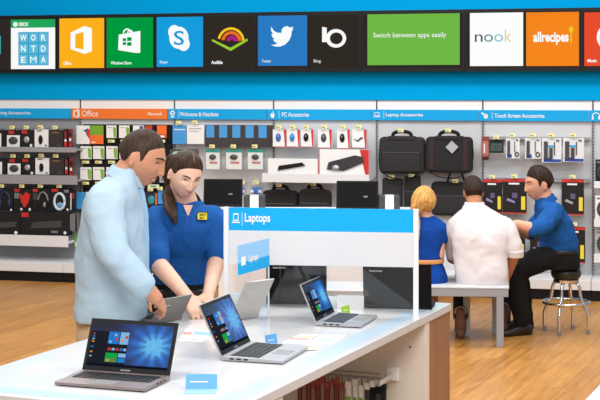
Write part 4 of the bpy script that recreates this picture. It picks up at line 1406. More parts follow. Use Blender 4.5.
def frame(center, fwd, roll=0.0, s=1.0):
    f = V(fwd).normalized()
    r = f.cross(V((0, 0, 1))).normalized()
    u = r.cross(f)
    if roll:
        q = Matrix.Rotation(roll, 3, f)
        r = q @ r; u = q @ u
    M = Matrix(((r.x * s, f.x * s, u.x * s, center.x), (r.y * s, f.y * s, u.y * s, center.y), (r.z * s, f.z * s, u.z * s, center.z), (0, 0, 0, 1)))
    return M


def add_head(mb, M, m, female=False, n=72, k=60):
    rows = []
    for j in range(1, k):
        el = -PI / 2 + PI * j / k
        rows.append([mb.bm.verts.new(M @ head_point(2 * PI * i / n, el, female)) for i in range(n)])
    lo = mb.bm.verts.new(M @ V((0, .0, -.116))); hi = mb.bm.verts.new(M @ V((0, 0, .116)))
    for a, b in zip(rows[:-1], rows[1:]):
        for i in range(n):
            q = (i + 1) % n
            mb.face([a[i], a[q], b[q], b[i]], m)
    for i in range(n):
        q = (i + 1) % n
        mb.face([lo, rows[0][q], rows[0][i]], m)
        mb.face([hi, rows[-1][i], rows[-1][q]], m)
    for s in (-1, 1):                                           # ears
        R = Matrix.Rotation(s * .35, 4, 'Z') @ Matrix.Rotation(-.15, 4, 'X')
        Q = M @ Matrix.Translation((s * .076, -.012, -.006)) @ R
        mb.ell((0, 0, 0), (1, 1, 1), m, 14, 10, M=Q.to_3x3() @ Matrix.Diagonal((.0080, .0165, .028)))
        bmv = mb.bm.verts
        bmv.ensure_lookup_table()
        cnt = 14 * 9 + 2
        for v in bmv[-cnt:]:
            v.co += Q.translation
        mb.ell((0, 0, 0), (1, 1, 1), m, 10, 8, M=Q.to_3x3() @ Matrix.Diagonal((.010, .010, .010)))
        bmv.ensure_lookup_table()
        for v in bmv[-(10 * 7 + 2):]:
            v.co += Q @ V((0, .002, -.024)) 


HL_M = [(-1.1, -.052), (-.5, -.044), (-.2, -.004), (-.05, .022), (.08, .018), (.20, -.018), (.30, -.012), (.38, .040), (.6, .060), (.8, .073), (1.1, .079)]
HL_F = [(-1.1, -.095), (-.6, -.08), (-.38, -.03), (-.26, .004), (-.05, .012), (.15, .006), (.35, .008), (.50, .046), (.68, .068), (.85, .083), (1.1, .092)]


def interp(tab, x):
    for (a, b), (c, d) in zip(tab[:-1], tab[1:]):
        if a <= x <= c:
            return b + (d - b) * (x - a) / (c - a)
    return tab[0][1] if x < tab[0][0] else tab[-1][1]


def hair_cap(name, parent, loc, M, m, tab, thick, female=False, top=0.0, back=0.0):
    mb = MB()
    n, k = 96, 96
    grid = {}
    for j in range(0, k + 1):
        el = -PI / 2 + PI * j / k
        for i in range(n):
            p = head_point(2 * PI * i / n, el, female)
            hl = interp(tab, p.y / .096)
            t = (p.z - hl) / .02
            if t > -.6:
                d = p.normalized()
                o = thick * max(-.5, min(1, t * .28)) - .0010
                o += top * max(0, p.z / .116) ** 2
                if p.y < 0:
                    o += back * min(1, -p.y / .09) * max(0, 1 - abs(p.z) / .12)
                o *= 1 + .10 * math.cos(el) * math.sin(i * 1.7 + j * .6)
                q = p + d * o
                grid[(i, j)] = mb.bm.verts.new(M @ q - loc)
    for j in range(k):
        for i in range(n):
            q = (i + 1) % n
            ks = [(i, j), (q, j), (q, j + 1), (i, j + 1)]
            if all(x in grid for x in ks):
                mb.face([grid[x] for x in ks], m)
    for v in [v for v in mb.bm.verts if not v.link_faces]:
        mb.bm.verts.remove(v)
    o = mb.build(name, parent, smooth=True)
    md = o.modifiers.new('s', 'SOLIDIFY'); md.thickness = thick + .012; md.offset = -1
    bake(o)
    return o


def hand(mb, m, wrist, d, back, thumb, curl=.6, s=1.0, spread=.10, elbow_r=.027):
    """wrist point, direction to the knuckles, back-of-hand normal, thumb side"""
    d = V(d).normalized(); back = V(back); back = (back - d * back.dot(d)).normalized()
    th = V(thumb); th = (th - d * th.dot(d) - back * th.dot(back)).normalized()
    L = .088 * s
    secs = [(wrist - d * .02 * s, th * .027 * s, back * .021 * s), (wrist + d * .02 * s, th * .031 * s, back * .018 * s), (wrist + d * .055 * s, th * .040 * s, back * .016 * s), (wrist + d * L, th * .041 * s, back * .013 * s), (wrist + d * (L + .008 * s), th * .034 * s, back * .009 * s)]
    mb.loft(secs, m, 20, 3, 2.4)
    for k, (off, ln, r) in enumerate(((.031, .074, .0088), (.0105, .082, .0092), (-.0105, .076, .0088), (-.030, .060, .0078))):
        base = wrist + d * (L - .012 * s) + th * off * s
        ang = 0
        dirv = (d + th * (spread * (1.5 - k) / 1.5)).normalized()
        pts = [base]
        cur = base
        for sg_, (fr, ca) in enumerate(((.46, .45), (.30, .85), (.24, .65))):
            ang += curl * ca
            dv = dirv * math.cos(ang) - back * math.sin(ang)
            cur = cur + dv * ln * fr * s * 1.12
            pts.append(cur)
        mb.tube(pts, [r * s, r * .95 * s, r * .86 * s, r * .72 * s], m, 10, 3)
    b0 = wrist + d * .022 * s + th * .026 * s
    t1 = b0 + (d * .55 + th * .75 - back * .25).normalized() * .040 * s
    t2 = t1 + (d * .85 + th * .35 - back * .35).normalized() * .032 * s
    t3 = t2 + (d * .95 + th * .05 - back * .4).normalized() * .024 * s
    mb.tube([b0, t1, t2, t3], [.0135 * s, .0115 * s, .0100 * s, .0080 * s], m, 10, 3)


def finish(mb, name, parent, loc, voxel=.005, smooth=3, disp=None, sub=False):
    for v in mb.bm.verts:
        v.co -= loc
    o = mb.build(name, parent, smooth=True)
    md = o.modifiers.new('r', 'REMESH'); md.mode = 'VOXEL'; md.voxel_size = voxel
    if smooth:
        md = o.modifiers.new('m', 'SMOOTH'); md.iterations = smooth; md.factor = .5
    if disp:
        tx = bpy.data.textures.new('fold', 'CLOUDS'); tx.noise_scale = disp[1]; tx.noise_depth = 2
        md = o.modifiers.new('d', 'DISPLACE'); md.texture = tx; md.strength = disp[0]; md.mid_level = .5
        md.texture_coords = 'LOCAL'
    m0 = list(mb.mats)
    bake(o)
    if not o.data.materials:
        for q in m0:
            o.data.materials.append(q)
    return o


def face_parts(root, loc, M, brow_m, lip_m, female=False, smile=0.0, lids=True, browr=.0028):
    em = mat('eye_white', (206, 198, 192), .4)
    im = mat('iris_brown', (44, 30, 22), .2)
    lash = mat('lash', (28, 20, 17), .6)
    S = lambda p: M @ p - loc
    for s in (-1, 1):
        p = face_xy(s * .032, .008, female)
        mb = MB()
        R3 = M.to_3x3()
        mb.ell(S(p + V((0, -.0045, 0))), (1, 1, 1), em, 12, 8, M=R3 @ Matrix.Diagonal((.0115, .0060, .0032)))
        mb.ell(S(p + V((0, .0005, -.001))), (1, 1, 1), im, 10, 8, M=R3 @ Matrix.Diagonal((.0060, .0026, .0036)))
        pts = []
        for t in (-1, -.5, 0, .5, 1):
            q = face_xy(s * .032 + t * .0145, .008, female)
            pts.append(S(V((q.x, q.y + .0005 - abs(t) * .001, .0112 - .0050 * t * t))))
        mb.tube(pts, [.0008, .0018, .0022, .0018, .0010], lash, 6, 2)
        mb.build('eye', root, smooth=True)
        mb = MB()
        pts = []
        for t in (-1, -.4, .2, 1):
            x = s * (.032 + t * .019)
            z = .0265 + .005 * (1 - (t - .1) ** 2)
            q = face_xy(x, z, female)
            pts.append(S(q + V((0, .0012, 0))))
        mb.tube(pts, [browr * .8, browr * 1.15, browr, browr * .5], brow_m, 8, 3)
        mb.build('eyebrow', root, smooth=True)
    w = .024 + .006 * smile
    for up_ in (1, -1):
        mb = MB()
        pts = []
        for t in (-1, -.5, 0, .5, 1):
            z = -.067 + up_ * (.0045 + .003 * smile) * (1 - t * t) + .007 * smile * t * t
            q = face_xy(t * w, z, female)
            pts.append(S(q + V((0, .0008, 0))))
        mb.tube(pts, [.0010, .0022, .0029 if up_ < 0 else .0022, .0022, .0010], lip_m, 8, 3)
        mb.build('lip', root, smooth=True)
    if smile:
        mb = MB(); pts = []
        for t in (-.8, -.4, 0, .4, .8):
            z = -.0665 + .005 * smile * t * t
            q = face_xy(t * w, z, female)
            pts.append(S(q + V((0, .0010, 0))))
        mb.tube(pts, [.0012, .0028, .0032, .0028, .0012], mat('teeth', (240, 236, 230), .3), 8, 3)
        mb.build('teeth', root, smooth=True)


def shoe(root, loc, ankle, d, m, name='shoe', L=.27, hgt=.08, top=.10):
    d = V((d[0], d[1], 0)).normalized(); r = V((-d.y, d.x, 0)); u = V((0, 0, 1))
    a = V((ankle.x, ankle.y, 0))
    mb = MB()
    secs = [(a - d * .075 + u * .035, r * .020, u * .030), (a - d * .055 + u * .04, r * .036, u * .039), (a + u * .045, r * .040, u * .044), (a + d * .06 + u * .040, r * .042, u * .039), (a + d * .12 + u * .030, r * .048, u * .029), (a + d * (L - .10) + u * .026, r * .040, u * .025), (a + d * (L - .075) + u * .022, r * .018, u * .018)]
    mb.loft(secs, m, 20, 3, 2.4)
    mb.tube([a - d * .01 + u * .05, a - d * .012 + u * (top + .02)], [.046, .044], m, 14, 1)
    mb.box(-.001, .001, -.001, .001, .02, .022, m, Matrix.Translation(a))
    return finish(mb, name, root, loc, .006, 2)


def Z0(v):
    return V((v.x, v.y, 0))


SKIN1 = mat('skin_warm', (198, 140, 110), .55, spec=.3, noise=.05, nscale=40)
SKIN2 = mat('skin_light', (230, 184, 160), .55, spec=.3, noise=.05, nscale=40)
SKIN3 = mat('skin_pink', (214, 158, 130), .55, spec=.3, noise=.05, nscale=40)
SKIN4 = mat('skin_tan', (186, 126, 92), .55, spec=.3, noise=.05, nscale=40)
LIPM = mat('lip_dark', (160, 96, 78), .5, spec=.2)
LIPF = mat('lip_rose', (190, 104, 98), .5, spec=.2)


def hairmat(name, rgb, rough=.62, noise=.5):
    return mat(name, rgb, rough, spec=.22, noise=noise, nscale=60, bump=.5, bscale=120, stretch=(1, 1, .25))


HAIR_D = hairmat('hair_dark_brown', (58, 42, 34))
HAIR_B = hairmat('hair_brown', (58, 38, 26), .5)
HAIR_K = hairmat('hair_blackish', (48, 34, 26))
HAIR_G = hairmat('hair_blonde', (206, 154, 84), .42, .35)
SHIRT = mat('pale_blue_cotton', (166, 189, 205), .9, noise=.03, nscale=9, bump=.25, bscale=18, spec=.15)
SHIRTD = mat('pale_blue_cotton_inner', (150, 186, 214), .85)
POLO = mat('royal_blue_polo', (30, 84, 152), .9, bump=.2, bscale=26, noise=.06, nscale=14, spec=.12)
KHAKI = mat('khaki_cotton', (196, 168, 136), .85)
BLACKP = mat('black_trousers', (22, 22, 24), .85, bump=.2, bscale=20, spec=.2)
LEATHER = mat('black_leather', (24, 22, 22), .4)
WSHIRT = mat('white_cotton', (214, 207, 209), .9, bump=.2, bscale=10, spec=.15)
JEANS = mat('dark_denim', (34, 36, 46), .85)
DRESS = mat('royal_blue_dress', (18, 64, 146), .9, spec=.12, bump=.2, bscale=20)
BOOT = mat('brown_boot_leather', (104, 66, 42), .55, noise=.2, nscale=20)
TANB = mat('tan_leather', (208, 140, 80), .5)


def ax(px, py, Y, dx, w_lat, d_dep, f):
    """torso section: centre from a pixel, half width across, half depth along facing"""
    f = V((f[0], f[1], 0)).normalized()
    l = V((-f.y, f.x, 0))
    return (P(px, py, Y), l * w_lat, f * d_dep)


def shrink(secs, k):
    out = []
    for c, a, b in secs:
        out.append((c, a * max(.2, (a.length - k) / a.length), b * max(.2, (b.length - k) / b.length)))
    return out


# ---- man in the pale blue shirt ------------------------------------------------
def man_blue_shirt():
    Yc = 5.80
    f = V((.985, -.05, 0)).normalized()
    loc = Z0(P(110, 300, Yc))
    root = empty('person', loc, 0, 'man in an untucked pale blue shirt and khaki trousers touching a laptop', 'person')
    fx_ = f
    S = [ax(111, 317.5, Yc, 0, .205, .152, f), ax(111.5, 300, Yc, 0, .20, .150, f), ax(112, 268, Yc, 0, .195, .146, f), ax(113, 238, Yc, 0, .20, .142, f), ax(114.5, 212, Yc, 0, .215, .130, f), ax(116.5, 196, Yc, 0, .215, .112, f), ax(119, 185, Yc, 0, .170, .092, f), ax(123, 176, Yc, 0, .10, .070, f), ax(127, 168, Yc, 0, .066, .056, f)]
    hc = P(141.5, 157.5, Yc)
    M = frame(hc, (.90, -.16, -.36), roll=0.0, s=1.0)
    # bare body
    mb = MB()
    add_head(mb, M, SKIN1)
    mb.tube([P(122, 182, Yc), P(128, 172, Yc), M @ V((0, -.020, -.055))], [.064, .060, .058], SKIN1, 18, 4)
    mb.loft(shrink(S[1:-1], .030), SKIN1, 24, 2)
    shN, elN, wrN = P(105, 199, 5.60), P(113, 251, 5.51), P(154, 296, 5.52)
    shF, elF, wrF = P(124, 199, 6.0), P(133, 258, 6.06), P(152, 299, 5.90)
    mb.tube([shN, elN], [.050, .042], SKIN1, 14, 1)
    mb.tube([elN, elN.lerp(wrN, .3), wrN, P(156, 298, 5.53)], [.042, .043, .029, .027], SKIN1, 14, 3)
    mb.tube([shF, elF], [.050, .042], SKIN1, 14, 1)
    mb.tube([elF, wrF], [.042, .028], SKIN1, 14, 1)
    hand(mb, SKIN1, P(154.5, 296.5, 5.525), (P(165, 307, 5.60) - P(154.5, 296.5, 5.525)), (.45, -.5, .6), (-.1, .8, .4), .75, .92)
    hand(mb, SKIN1, P(155, 301, 5.88), (P(168, 311, 5.80) - P(155, 301, 5.88)), (.3, .2, .9), (0, -1, .2), .7, .95)
    for (s, yy) in ((-1, 5.68), (1, 5.92)):
        mb.tube([P(110, 318, yy * .7 + Yc * .3), P(111, 360, yy) , V((loc.x - .02, yy, .12))], [.070, .060, .045], SKIN1, 14, 3)
    finish(mb, 'body', root, loc, .0042, 2)
    # shirt
    mb = MB()
    mb.loft(S, SHIRT, 36, 4)
    mb.tube([P(111, 197, 5.655), shN + V((0, -.005, -.03)), P(107, 226, 5.55), elN, P(125, 268, 5.505), P(138, 281.5, 5.51), P(142, 285, 5.512)], [.075, .082, .076, .070, .062, .054, .052], SHIRT, 18, 4)
    mb.tube([P(118, 197, 5.95), shF, P(128, 230, 6.04), elF, P(144, 290, 5.95)], [.075, .076, .068, .062, .048], SHIRT, 16, 4)
    sh = finish(mb, 'shirt', root, loc, .0065, 3, (.032, .15))
    # cuff fold
    mb = MB(); a, b = P(137.5, 281, 5.51), P(143, 286, 5.512)
    mb.tube([a, b], [.0565, .0545], SHIRT, 20, 1, round_caps=False)
    finish(mb, 'cuff', sh, loc, .005, 1)
    # collar: a leaning band
    mb = MB()
    ring0, ring1, ring2 = [], [], []
    cc = P(126.5, 174.5, Yc)
    u = V((.28, 0, 1)).normalized()
    l = V((-f.y, f.x, 0)); ff = (f - u * f.dot(u)).normalized()
    n = 28
    rings = []
    for (hh_, ra, rb) in ((-.016, .090, .086), (.002, .080, .078), (.022, .071, .070), (.026, .066, .066), (.01, .062, .062), (-.014, .066, .066)):
        rings.append([cc + u * (hh_ - .018 * max(0, math.cos(2 * PI * i / n))) + ff * (rb * math.cos(2 * PI * i / n)) + l * (ra * math.sin(2 * PI * i / n)) for i in range(n)])
    rings = [[p - loc for p in r] for r in rings]
    mb.rings(rings + [rings[0]], SHIRT, cap=False)
    cl = mb.build('collar', root, smooth=True)
    # placket along the front
    mb = MB()
    pts = []
    for s in S[1:-2]:
        pts.append(s[0] + s[2] * 1.03 - V((0, .012, 0)) - loc)
    for i in range(len(pts) - 1):
        a, b = pts[i], pts[i + 1]
        mb.hexa([b + V((-.012, -.018, 0)), b + V((.004, -.018, 0)), b + V((.004, .018, 0)), b + V((-.012, .018, 0)), a + V((-.012, -.018, 0)), a + V((.004, -.018, 0)), a + V((.004, .018, 0)), a + V((-.012, .018, 0))], SHIRTD)
    mb.build('placket', sh)
    # trousers
    mb = MB()
    mb.loft([ax(111, 312, Yc, 0, .18, .130, f), ax(110, 330, Yc, 0, .185, .135, f), ax(110, 345, Yc, 0, .18, .13, f)], KHAKI, 28, 3)
    for yy in (5.70, 5.90):
        mb.tube([P(111, 335, yy), V((loc.x + .0, yy, .5)), V((loc.x - .03, yy, .09))], [.095, .075, .06], KHAKI, 16, 4)
    finish(mb, 'trousers', root, loc, .008, 2, (.012, .08))
    for yy in (5.70, 5.90):
        shoe(root, loc, V((loc.x - .04, yy, 0)), (1, -.05), LEATHER)
    hair_cap('hair', root, loc, M, HAIR_D, HL_M, .0055, top=.002)
    # stubble shadow is skin tone; face
    face_parts(root, loc, M, HAIR_D, LIPM, False, .9, browr=.0034)


# ---- woman in the blue polo ----------------------------------------------------
def woman_polo():
    Yc = 6.30
    f = V((.02, -1, 0))
    loc = Z0(P(183, 300, Yc))
    root = empty('person', loc, 0, 'woman with long brown hair in a blue polo typing on a laptop', 'person')
    S = [ax(180.5, 283, 6.30, 0, .126, .105, f), ax(180.5, 271, 6.29, 0, .120, .102, f), ax(181.5, 256, 6.28, 0, .120, .105, f), ax(183, 240, 6.26, 0, .128, .118, f), ax(184.5, 226, 6.25, 0, .142, .112, f), ax(186, 216, 6.26, 0, .148, .092, f), ax(187, 209.5, 6.27, 0, .118, .076, f), ax(187.5, 204.5, 6.28, 0, .075, .062, f), ax(187.5, 201, 6.27, 0, .056, .054, f)]
    hc = P(185.0, 174.5, 6.20)
    M = frame(hc, (.42, -.80, -.42), roll=-.12, s=.875)
    mb = MB()
    add_head(mb, M, SKIN2, True)
    mb.tube([P(187, 212, 6.28), P(187, 203, 6.27), M @ V((0, -.022, -.06))], [.056, .049, .048], SKIN2, 18, 4)
    mb.loft(shrink(S[:-1], .018), SKIN2, 24, 2)
    shR, elR, wrR = P(157.5, 221, 6.24), P(156, 262, 6.02), P(188, 297, 5.86)
    shL, elL, wrL = P(214.5, 221, 6.26), P(217, 260, 6.20), P(208.5, 294, 5.99)
    mb.tube([shR, elR], [.042, .037], SKIN2, 14, 1)
    mb.tube([elR, elR.lerp(wrR, .3), wrR], [.038, .038, .025], SKIN2, 14, 3)
    mb.tube([shL, elL], [.042, .037], SKIN2, 14, 1)
    mb.tube([elL, elL.lerp(wrL, .3), wrL], [.038, .037, .025], SKIN2, 14, 3)
    hand(mb, SKIN2, wrR, P(195.5, 308, 5.83) - wrR, (.25, -.75, .55), (.9, .1, .1), .40, .92, .16)
    hand(mb, SKIN2, wrL, P(203, 311, 5.90) - wrL, (-.1, -.7, .6), (-.9, .0, .0), .5, .92, .12)
    for xx in (-.085, .085):
        mb.tube([P(179, 300, Yc) + V((xx * .75, 0, 0)), V((loc.x + xx - .03, Yc + .08, .5)), V((loc.x + xx - .03, Yc + .08, .12))], [.08, .058, .04], SKIN2, 14, 3)
    finish(mb, 'body', root, loc, .0042, 2)
    mb = MB()
    mb.loft(S, POLO, 36, 4)
    mb.tube([P(166, 219, 6.25), shR, P(155.5, 240, 6.14), P(155.5, 260, 6.03)], [.062, .068, .064, .060], POLO, 18, 4)
    mb.tube([P(206, 219, 6.26), shL, P(216, 238, 6.24), P(217.5, 256, 6.21)], [.062, .066, .060, .054], POLO, 18, 4)
    po = finish(mb, 'polo_shirt', root, loc, .006, 3, (.014, .07))
    # collar
    cc = P(187.4, 204.2, 6.275)
    u = V((0, -.22, 1)).normalized(); l = V((1, 0, 0)); ff = (f - u * f.dot(u)).normalized()
    n = 28
    mb = MB()
    rings = []
    for (hh_, ra, rb) in ((-.024, .088, .080), (-.004, .078, .072), (.016, .064, .062), (.019, .060, .058), (.0, .056, .054), (-.02, .066, .062)):
        rings.append([cc + u * (hh_ - .030 * max(0, math.cos(2 * PI * i / n)) ** 3) + ff * (rb * math.cos(2 * PI * i / n)) + l * (ra * math.sin(2 * PI * i / n)) - loc for i in range(n)])
    mb.rings(rings + [rings[0]], POLO, cap=False)
    mb.build('collar', root, smooth=True)
    mb = MB()                                                    # open neck: skin V
    c = P(188, 209.5, 6.178) - loc
    mb.prism([(c.x - .020, c.z + .018), (c.x + .020, c.z + .018), (c.x, c.z - .034)], c.y + .0, c.y + .02, SKIN2)
    mb.build('neckline', root)
    mb = MB()
    a, b = P(188, 216, 6.150) - loc, P(187, 232, 6.133) - loc
    mb.hexa([b + V((-.012, 0, 0)), b + V((.012, 0, 0)), b + V((.012, .03, 0)), b + V((-.012, .03, 0)), a + V((-.012, 0, 0)), a + V((.012, 0, 0)), a + V((.012, .03, 0)), a + V((-.012, .03, 0))], mat('polo_placket', (20, 74, 156), .85))
    mb.build('placket', po)
    # badge
    bc = P(202.5, 216.2, 6.155) - loc
    mb = MB()
    mb.prism([(bc.x - .024, bc.z - .012), (bc.x - .019, bc.z - .017), (bc.x + .023, bc.z - .017), (bc.x + .023, bc.z + .018), (bc.x - .019, bc.z + .018), (bc.x - .024, bc.z + .012)], bc.y - .004, bc.y + .012, BLACK)
    mb.prism([(bc.x - .021, bc.z - .010), (bc.x - .017, bc.z - .0145), (bc.x + .0205, bc.z - .0145), (bc.x + .0205, bc.z + .0155), (bc.x - .017, bc.z + .0155), (bc.x - .021, bc.z + .011)], bc.y - .005, bc.y + .0, YELLOW)
    bd = mb.build('badge', root)
    lettering('BEST', bc.x - .012, bc.x + .017, bc.z + .002, bc.z + .011, bc.y - .0052, BLACK, bd, bold=.02)
    lettering('BUY', bc.x - .012, bc.x + .012, bc.z - .011, bc.z - .002, bc.y - .0052, BLACK, bd, bold=.02)
    # trousers, belt, shoes
    mb = MB()
    mb.loft([ax(180, 282, Yc, 0, .118, .098, f), ax(179.5, 300, Yc, 0, .142, .112, f), ax(178, 325, Yc + .05, 0, .146, .112, f), ax(177, 340, Yc + .07, 0, .14, .108, f)], BLACKP, 28, 3)
    for xx in (-.088, .088):
        mb.tube([P(178, 322, Yc + .05) + V((xx * .75, 0, 0)), V((loc.x + xx - .03, Yc + .08, .5)), V((loc.x + xx - .03, Yc + .08, .09))], [.086, .066, .055], BLACKP, 16, 4)
    finish(mb, 'trousers', root, loc, .008, 2)
    mb = MB()
    secs = [ax(180.3, 296.5, Yc, 0, .147, .121, f), ax(180.4, 287, Yc, 0, .134, .113, f)]
    mb.loft(secs, LEATHER, 36, 1)
    bl = finish(mb, 'belt', root, loc, .006, 1)
    mb = MB(); c = P(180, 292, 6.172) - loc
    for (x0, x1, z0, z1) in ((-.022, .022, .012, .018), (-.022, .022, -.018, -.012), (-.022, -.016, -.018, .018), (.016, .022, -.018, .018)):
        mb.box(c.x + x0, c.x + x1, c.y - .004, c.y + .008, c.z + z0, c.z + z1, CHROME)
    mb.build('buckle', bl)
    for xx in (-.088, .088):
        shoe(root, loc, V((loc.x + xx - .03, Yc + .08, 0)), (0, -1), LEATHER, L=.24)
    # hair: parted cap, back mass and the long fall over the right shoulder
    hr = hair_cap('hair', root, loc, M, HAIR_B, HL_F, .010, True, top=.004, back=.014)
    mb = MB()
    A = lambda x, y, z: M @ V((x, y, z))
    mb.tube([A(-.045, -.055, .04), A(-.066, -.052, -.02), P(170.5, 193, 6.235), P(169.5, 204, 6.19), P(172, 214, 6.13), P(176.5, 224, 6.110)], [.022, .030, .034, .035, .029, .010], HAIR_B, 16, 5, flat=.55, up=(0, -1, 0))
    mb.tube([A(.02, -.085, .03), A(.0, -.105, -.05), P(183, 212, 6.36), P(178, 226, 6.40)], [.05, .060, .055, .02], HAIR_B, 16, 5, flat=.6, up=(0, -1, 0))
    mb.tube([A(.056, -.045, .035), A(.060, -.06, -.03), P(196, 198, 6.30), P(194, 207, 6.34)], [.016, .018, .020, .014], HAIR_B, 14, 4, flat=.7, up=(0, -1, 0))
    finish(mb, 'long_hair', hr, loc, .005, 1, (.006, .02))
    mb = MB(); pts = []
    for t in range(9):
        el = 1.42 - t * .062
        p = head_point(.10, el, True); pts.append(M @ (p + p.normalized() * .0125) - loc)
    mb.tube(pts, .0016, mat('hair_parting', (150, 112, 90), .6), 6, 1)
    mb.build('parting', hr, smooth=True)
    face_parts(root, loc, M, HAIR_B, LIPF, True, 1.0, browr=.0022)


# ---- man in the white shirt, seen from behind ----------------------------------
def man_white_shirt():
    Yc = 10.42
    f = V((.10, 1, 0)).normalized()
    loc = Z0(P(484, 300, Yc))
    root = empty('person', loc, 0, 'dark haired man in a white shirt seen from behind on the grey bench', 'person')
    S = [ax(482, 287.5, Yc, 0, .200, .150, f), ax(482, 274, Yc, 0, .205, .155, f), ax(481, 256, 10.44, 0, .205, .140, f), ax(481, 240, 10.46, 0, .212, .130, f), ax(480, 226, 10.5, 0, .215, .125, f), ax(478, 216, 10.54, 0, .185, .105, f), ax(476, 209, 10.57, 0, .115, .080, f), ax(474.5, 203.5, 10.59, 0, .062, .062, f)]
    hc = P(473, 191.8, 10.66)
    M = frame(hc, (-.10, .97, -.20), s=.94)
    mb = MB()
    add_head(mb, M, SKIN4, n=48, k=40)
    mb.tube([P(475, 210, 10.58), P(474.5, 203, 10.60), M @ V((0, -.02, -.06))], [.062, .060, .060], SKIN4, 16, 3)
    mb.loft(shrink(S[:-1], .02), SKIN4, 24, 2)
    shR, elR, wrR = P(505, 226, 10.50), P(515, 252, 10.42), P(507.5, 276, 10.56)
    shL, elL, wrL = P(457, 226, 10.52), P(452, 258, 10.62), P(462, 262, 10.85)
    for a, b, c in ((shR, elR, wrR), (shL, elL, wrL)):
        mb.tube([a, b], [.048, .042], SKIN4, 14, 1)
        mb.tube([b, b.lerp(c, .3), c], [.043, .042, .028], SKIN4, 14, 3)
        hand(mb, SKIN4, c, (0, .6, -.8) if c is wrR else (.3, .8, -.4), (.6, -.3, .5), (-.6, .3, .4), .6)
    # thighs and shins inside the trousers
    mb.tube([P(470, 280, 10.50), P(462, 281, 10.92), P(461, 322, 10.62)], [.075, .055, .04], SKIN4, 12, 1)
    mb.tube([P(496, 280, 10.50), P(503, 281, 10.92), P(503, 322, 10.80)], [.075, .055, .04], SKIN4, 12, 1)
    finish(mb, 'body', root, loc, .0065, 2)
    mb = MB()
    mb.loft(S, WSHIRT, 36, 4)
    mb.tube([P(494, 224, 10.49), shR, P(512, 240, 10.45), P(515.5, 252, 10.42)], [.072, .078, .066, .060], WSHIRT, 16, 4)
    mb.tube([P(467, 224, 10.51), shL, P(453, 242, 10.58), P(452.5, 256, 10.62)], [.072, .078, .064, .056], WSHIRT, 16, 4)
    sh = finish(mb, 'shirt', root, loc, .008, 3, (.04, .19))
    mb = MB(); mb.tube([P(515.2, 250, 10.424), P(515.2, 257, 10.43)], [.066, .063], WSHIRT, 18, 1, round_caps=False); finish(mb, 'rolled_cuff', sh, loc, .006, 1)
    mb = MB(); cc = P(474.5, 204.5, 10.595); n = 24
    rings = [[cc + V((ra * math.cos(2 * PI * i / n), rb * math.sin(2 * PI * i / n), hh_)) - loc for i in range(n)] for (hh_, ra, rb) in ((-.022, .094, .088), (.0, .078, .076), (.018, .073, .072), (.020, .069, .068), (-.01, .067, .066))]
    mb.rings(rings + [rings[0]], WSHIRT, cap=False); mb.build('collar', root, smooth=True)
    mb = MB()
    mb.tube([P(470, 282, 10.46), P(462, 281, 10.94), P(461.5, 296, 10.80), P(460.5, 316, 10.60)], [.092, .075, .066, .058], JEANS, 16, 3)
    mb.tube([P(496, 282, 10.46), P(503, 281, 10.94), P(503, 300, 10.88), P(503, 322, 10.80)], [.092, .075, .066, .058], JEANS, 16, 3)
    finish(mb, 'jeans', root, loc, .008, 2)
    for px, yy in ((460.5, 10.60), (503, 10.80)):
        a = P(px, 300, yy)
        shoe(root, loc, V((a.x, yy, 0)), (.12, 1), BOOT, 'boot', top=.17)
        mb = MB(); mb.tube([V((a.x, yy, .170)) - loc, V((a.x, yy, .188)) - loc], .050, mat('boot_lining', (196, 176, 150), .9), 14, 1); mb.build('boot_cuff', root, smooth=True)
    hair_cap('hair', root, loc, M, HAIR_K, [(-1.1, -.072), (-.5, -.066), (-.25, -.02), (-.05, .02), (.2, -.01), (.38, .035), (.6, .05), (1.1, .066)], .013, top=.008)
    face_parts(root, loc, M, HAIR_K, LIPM)


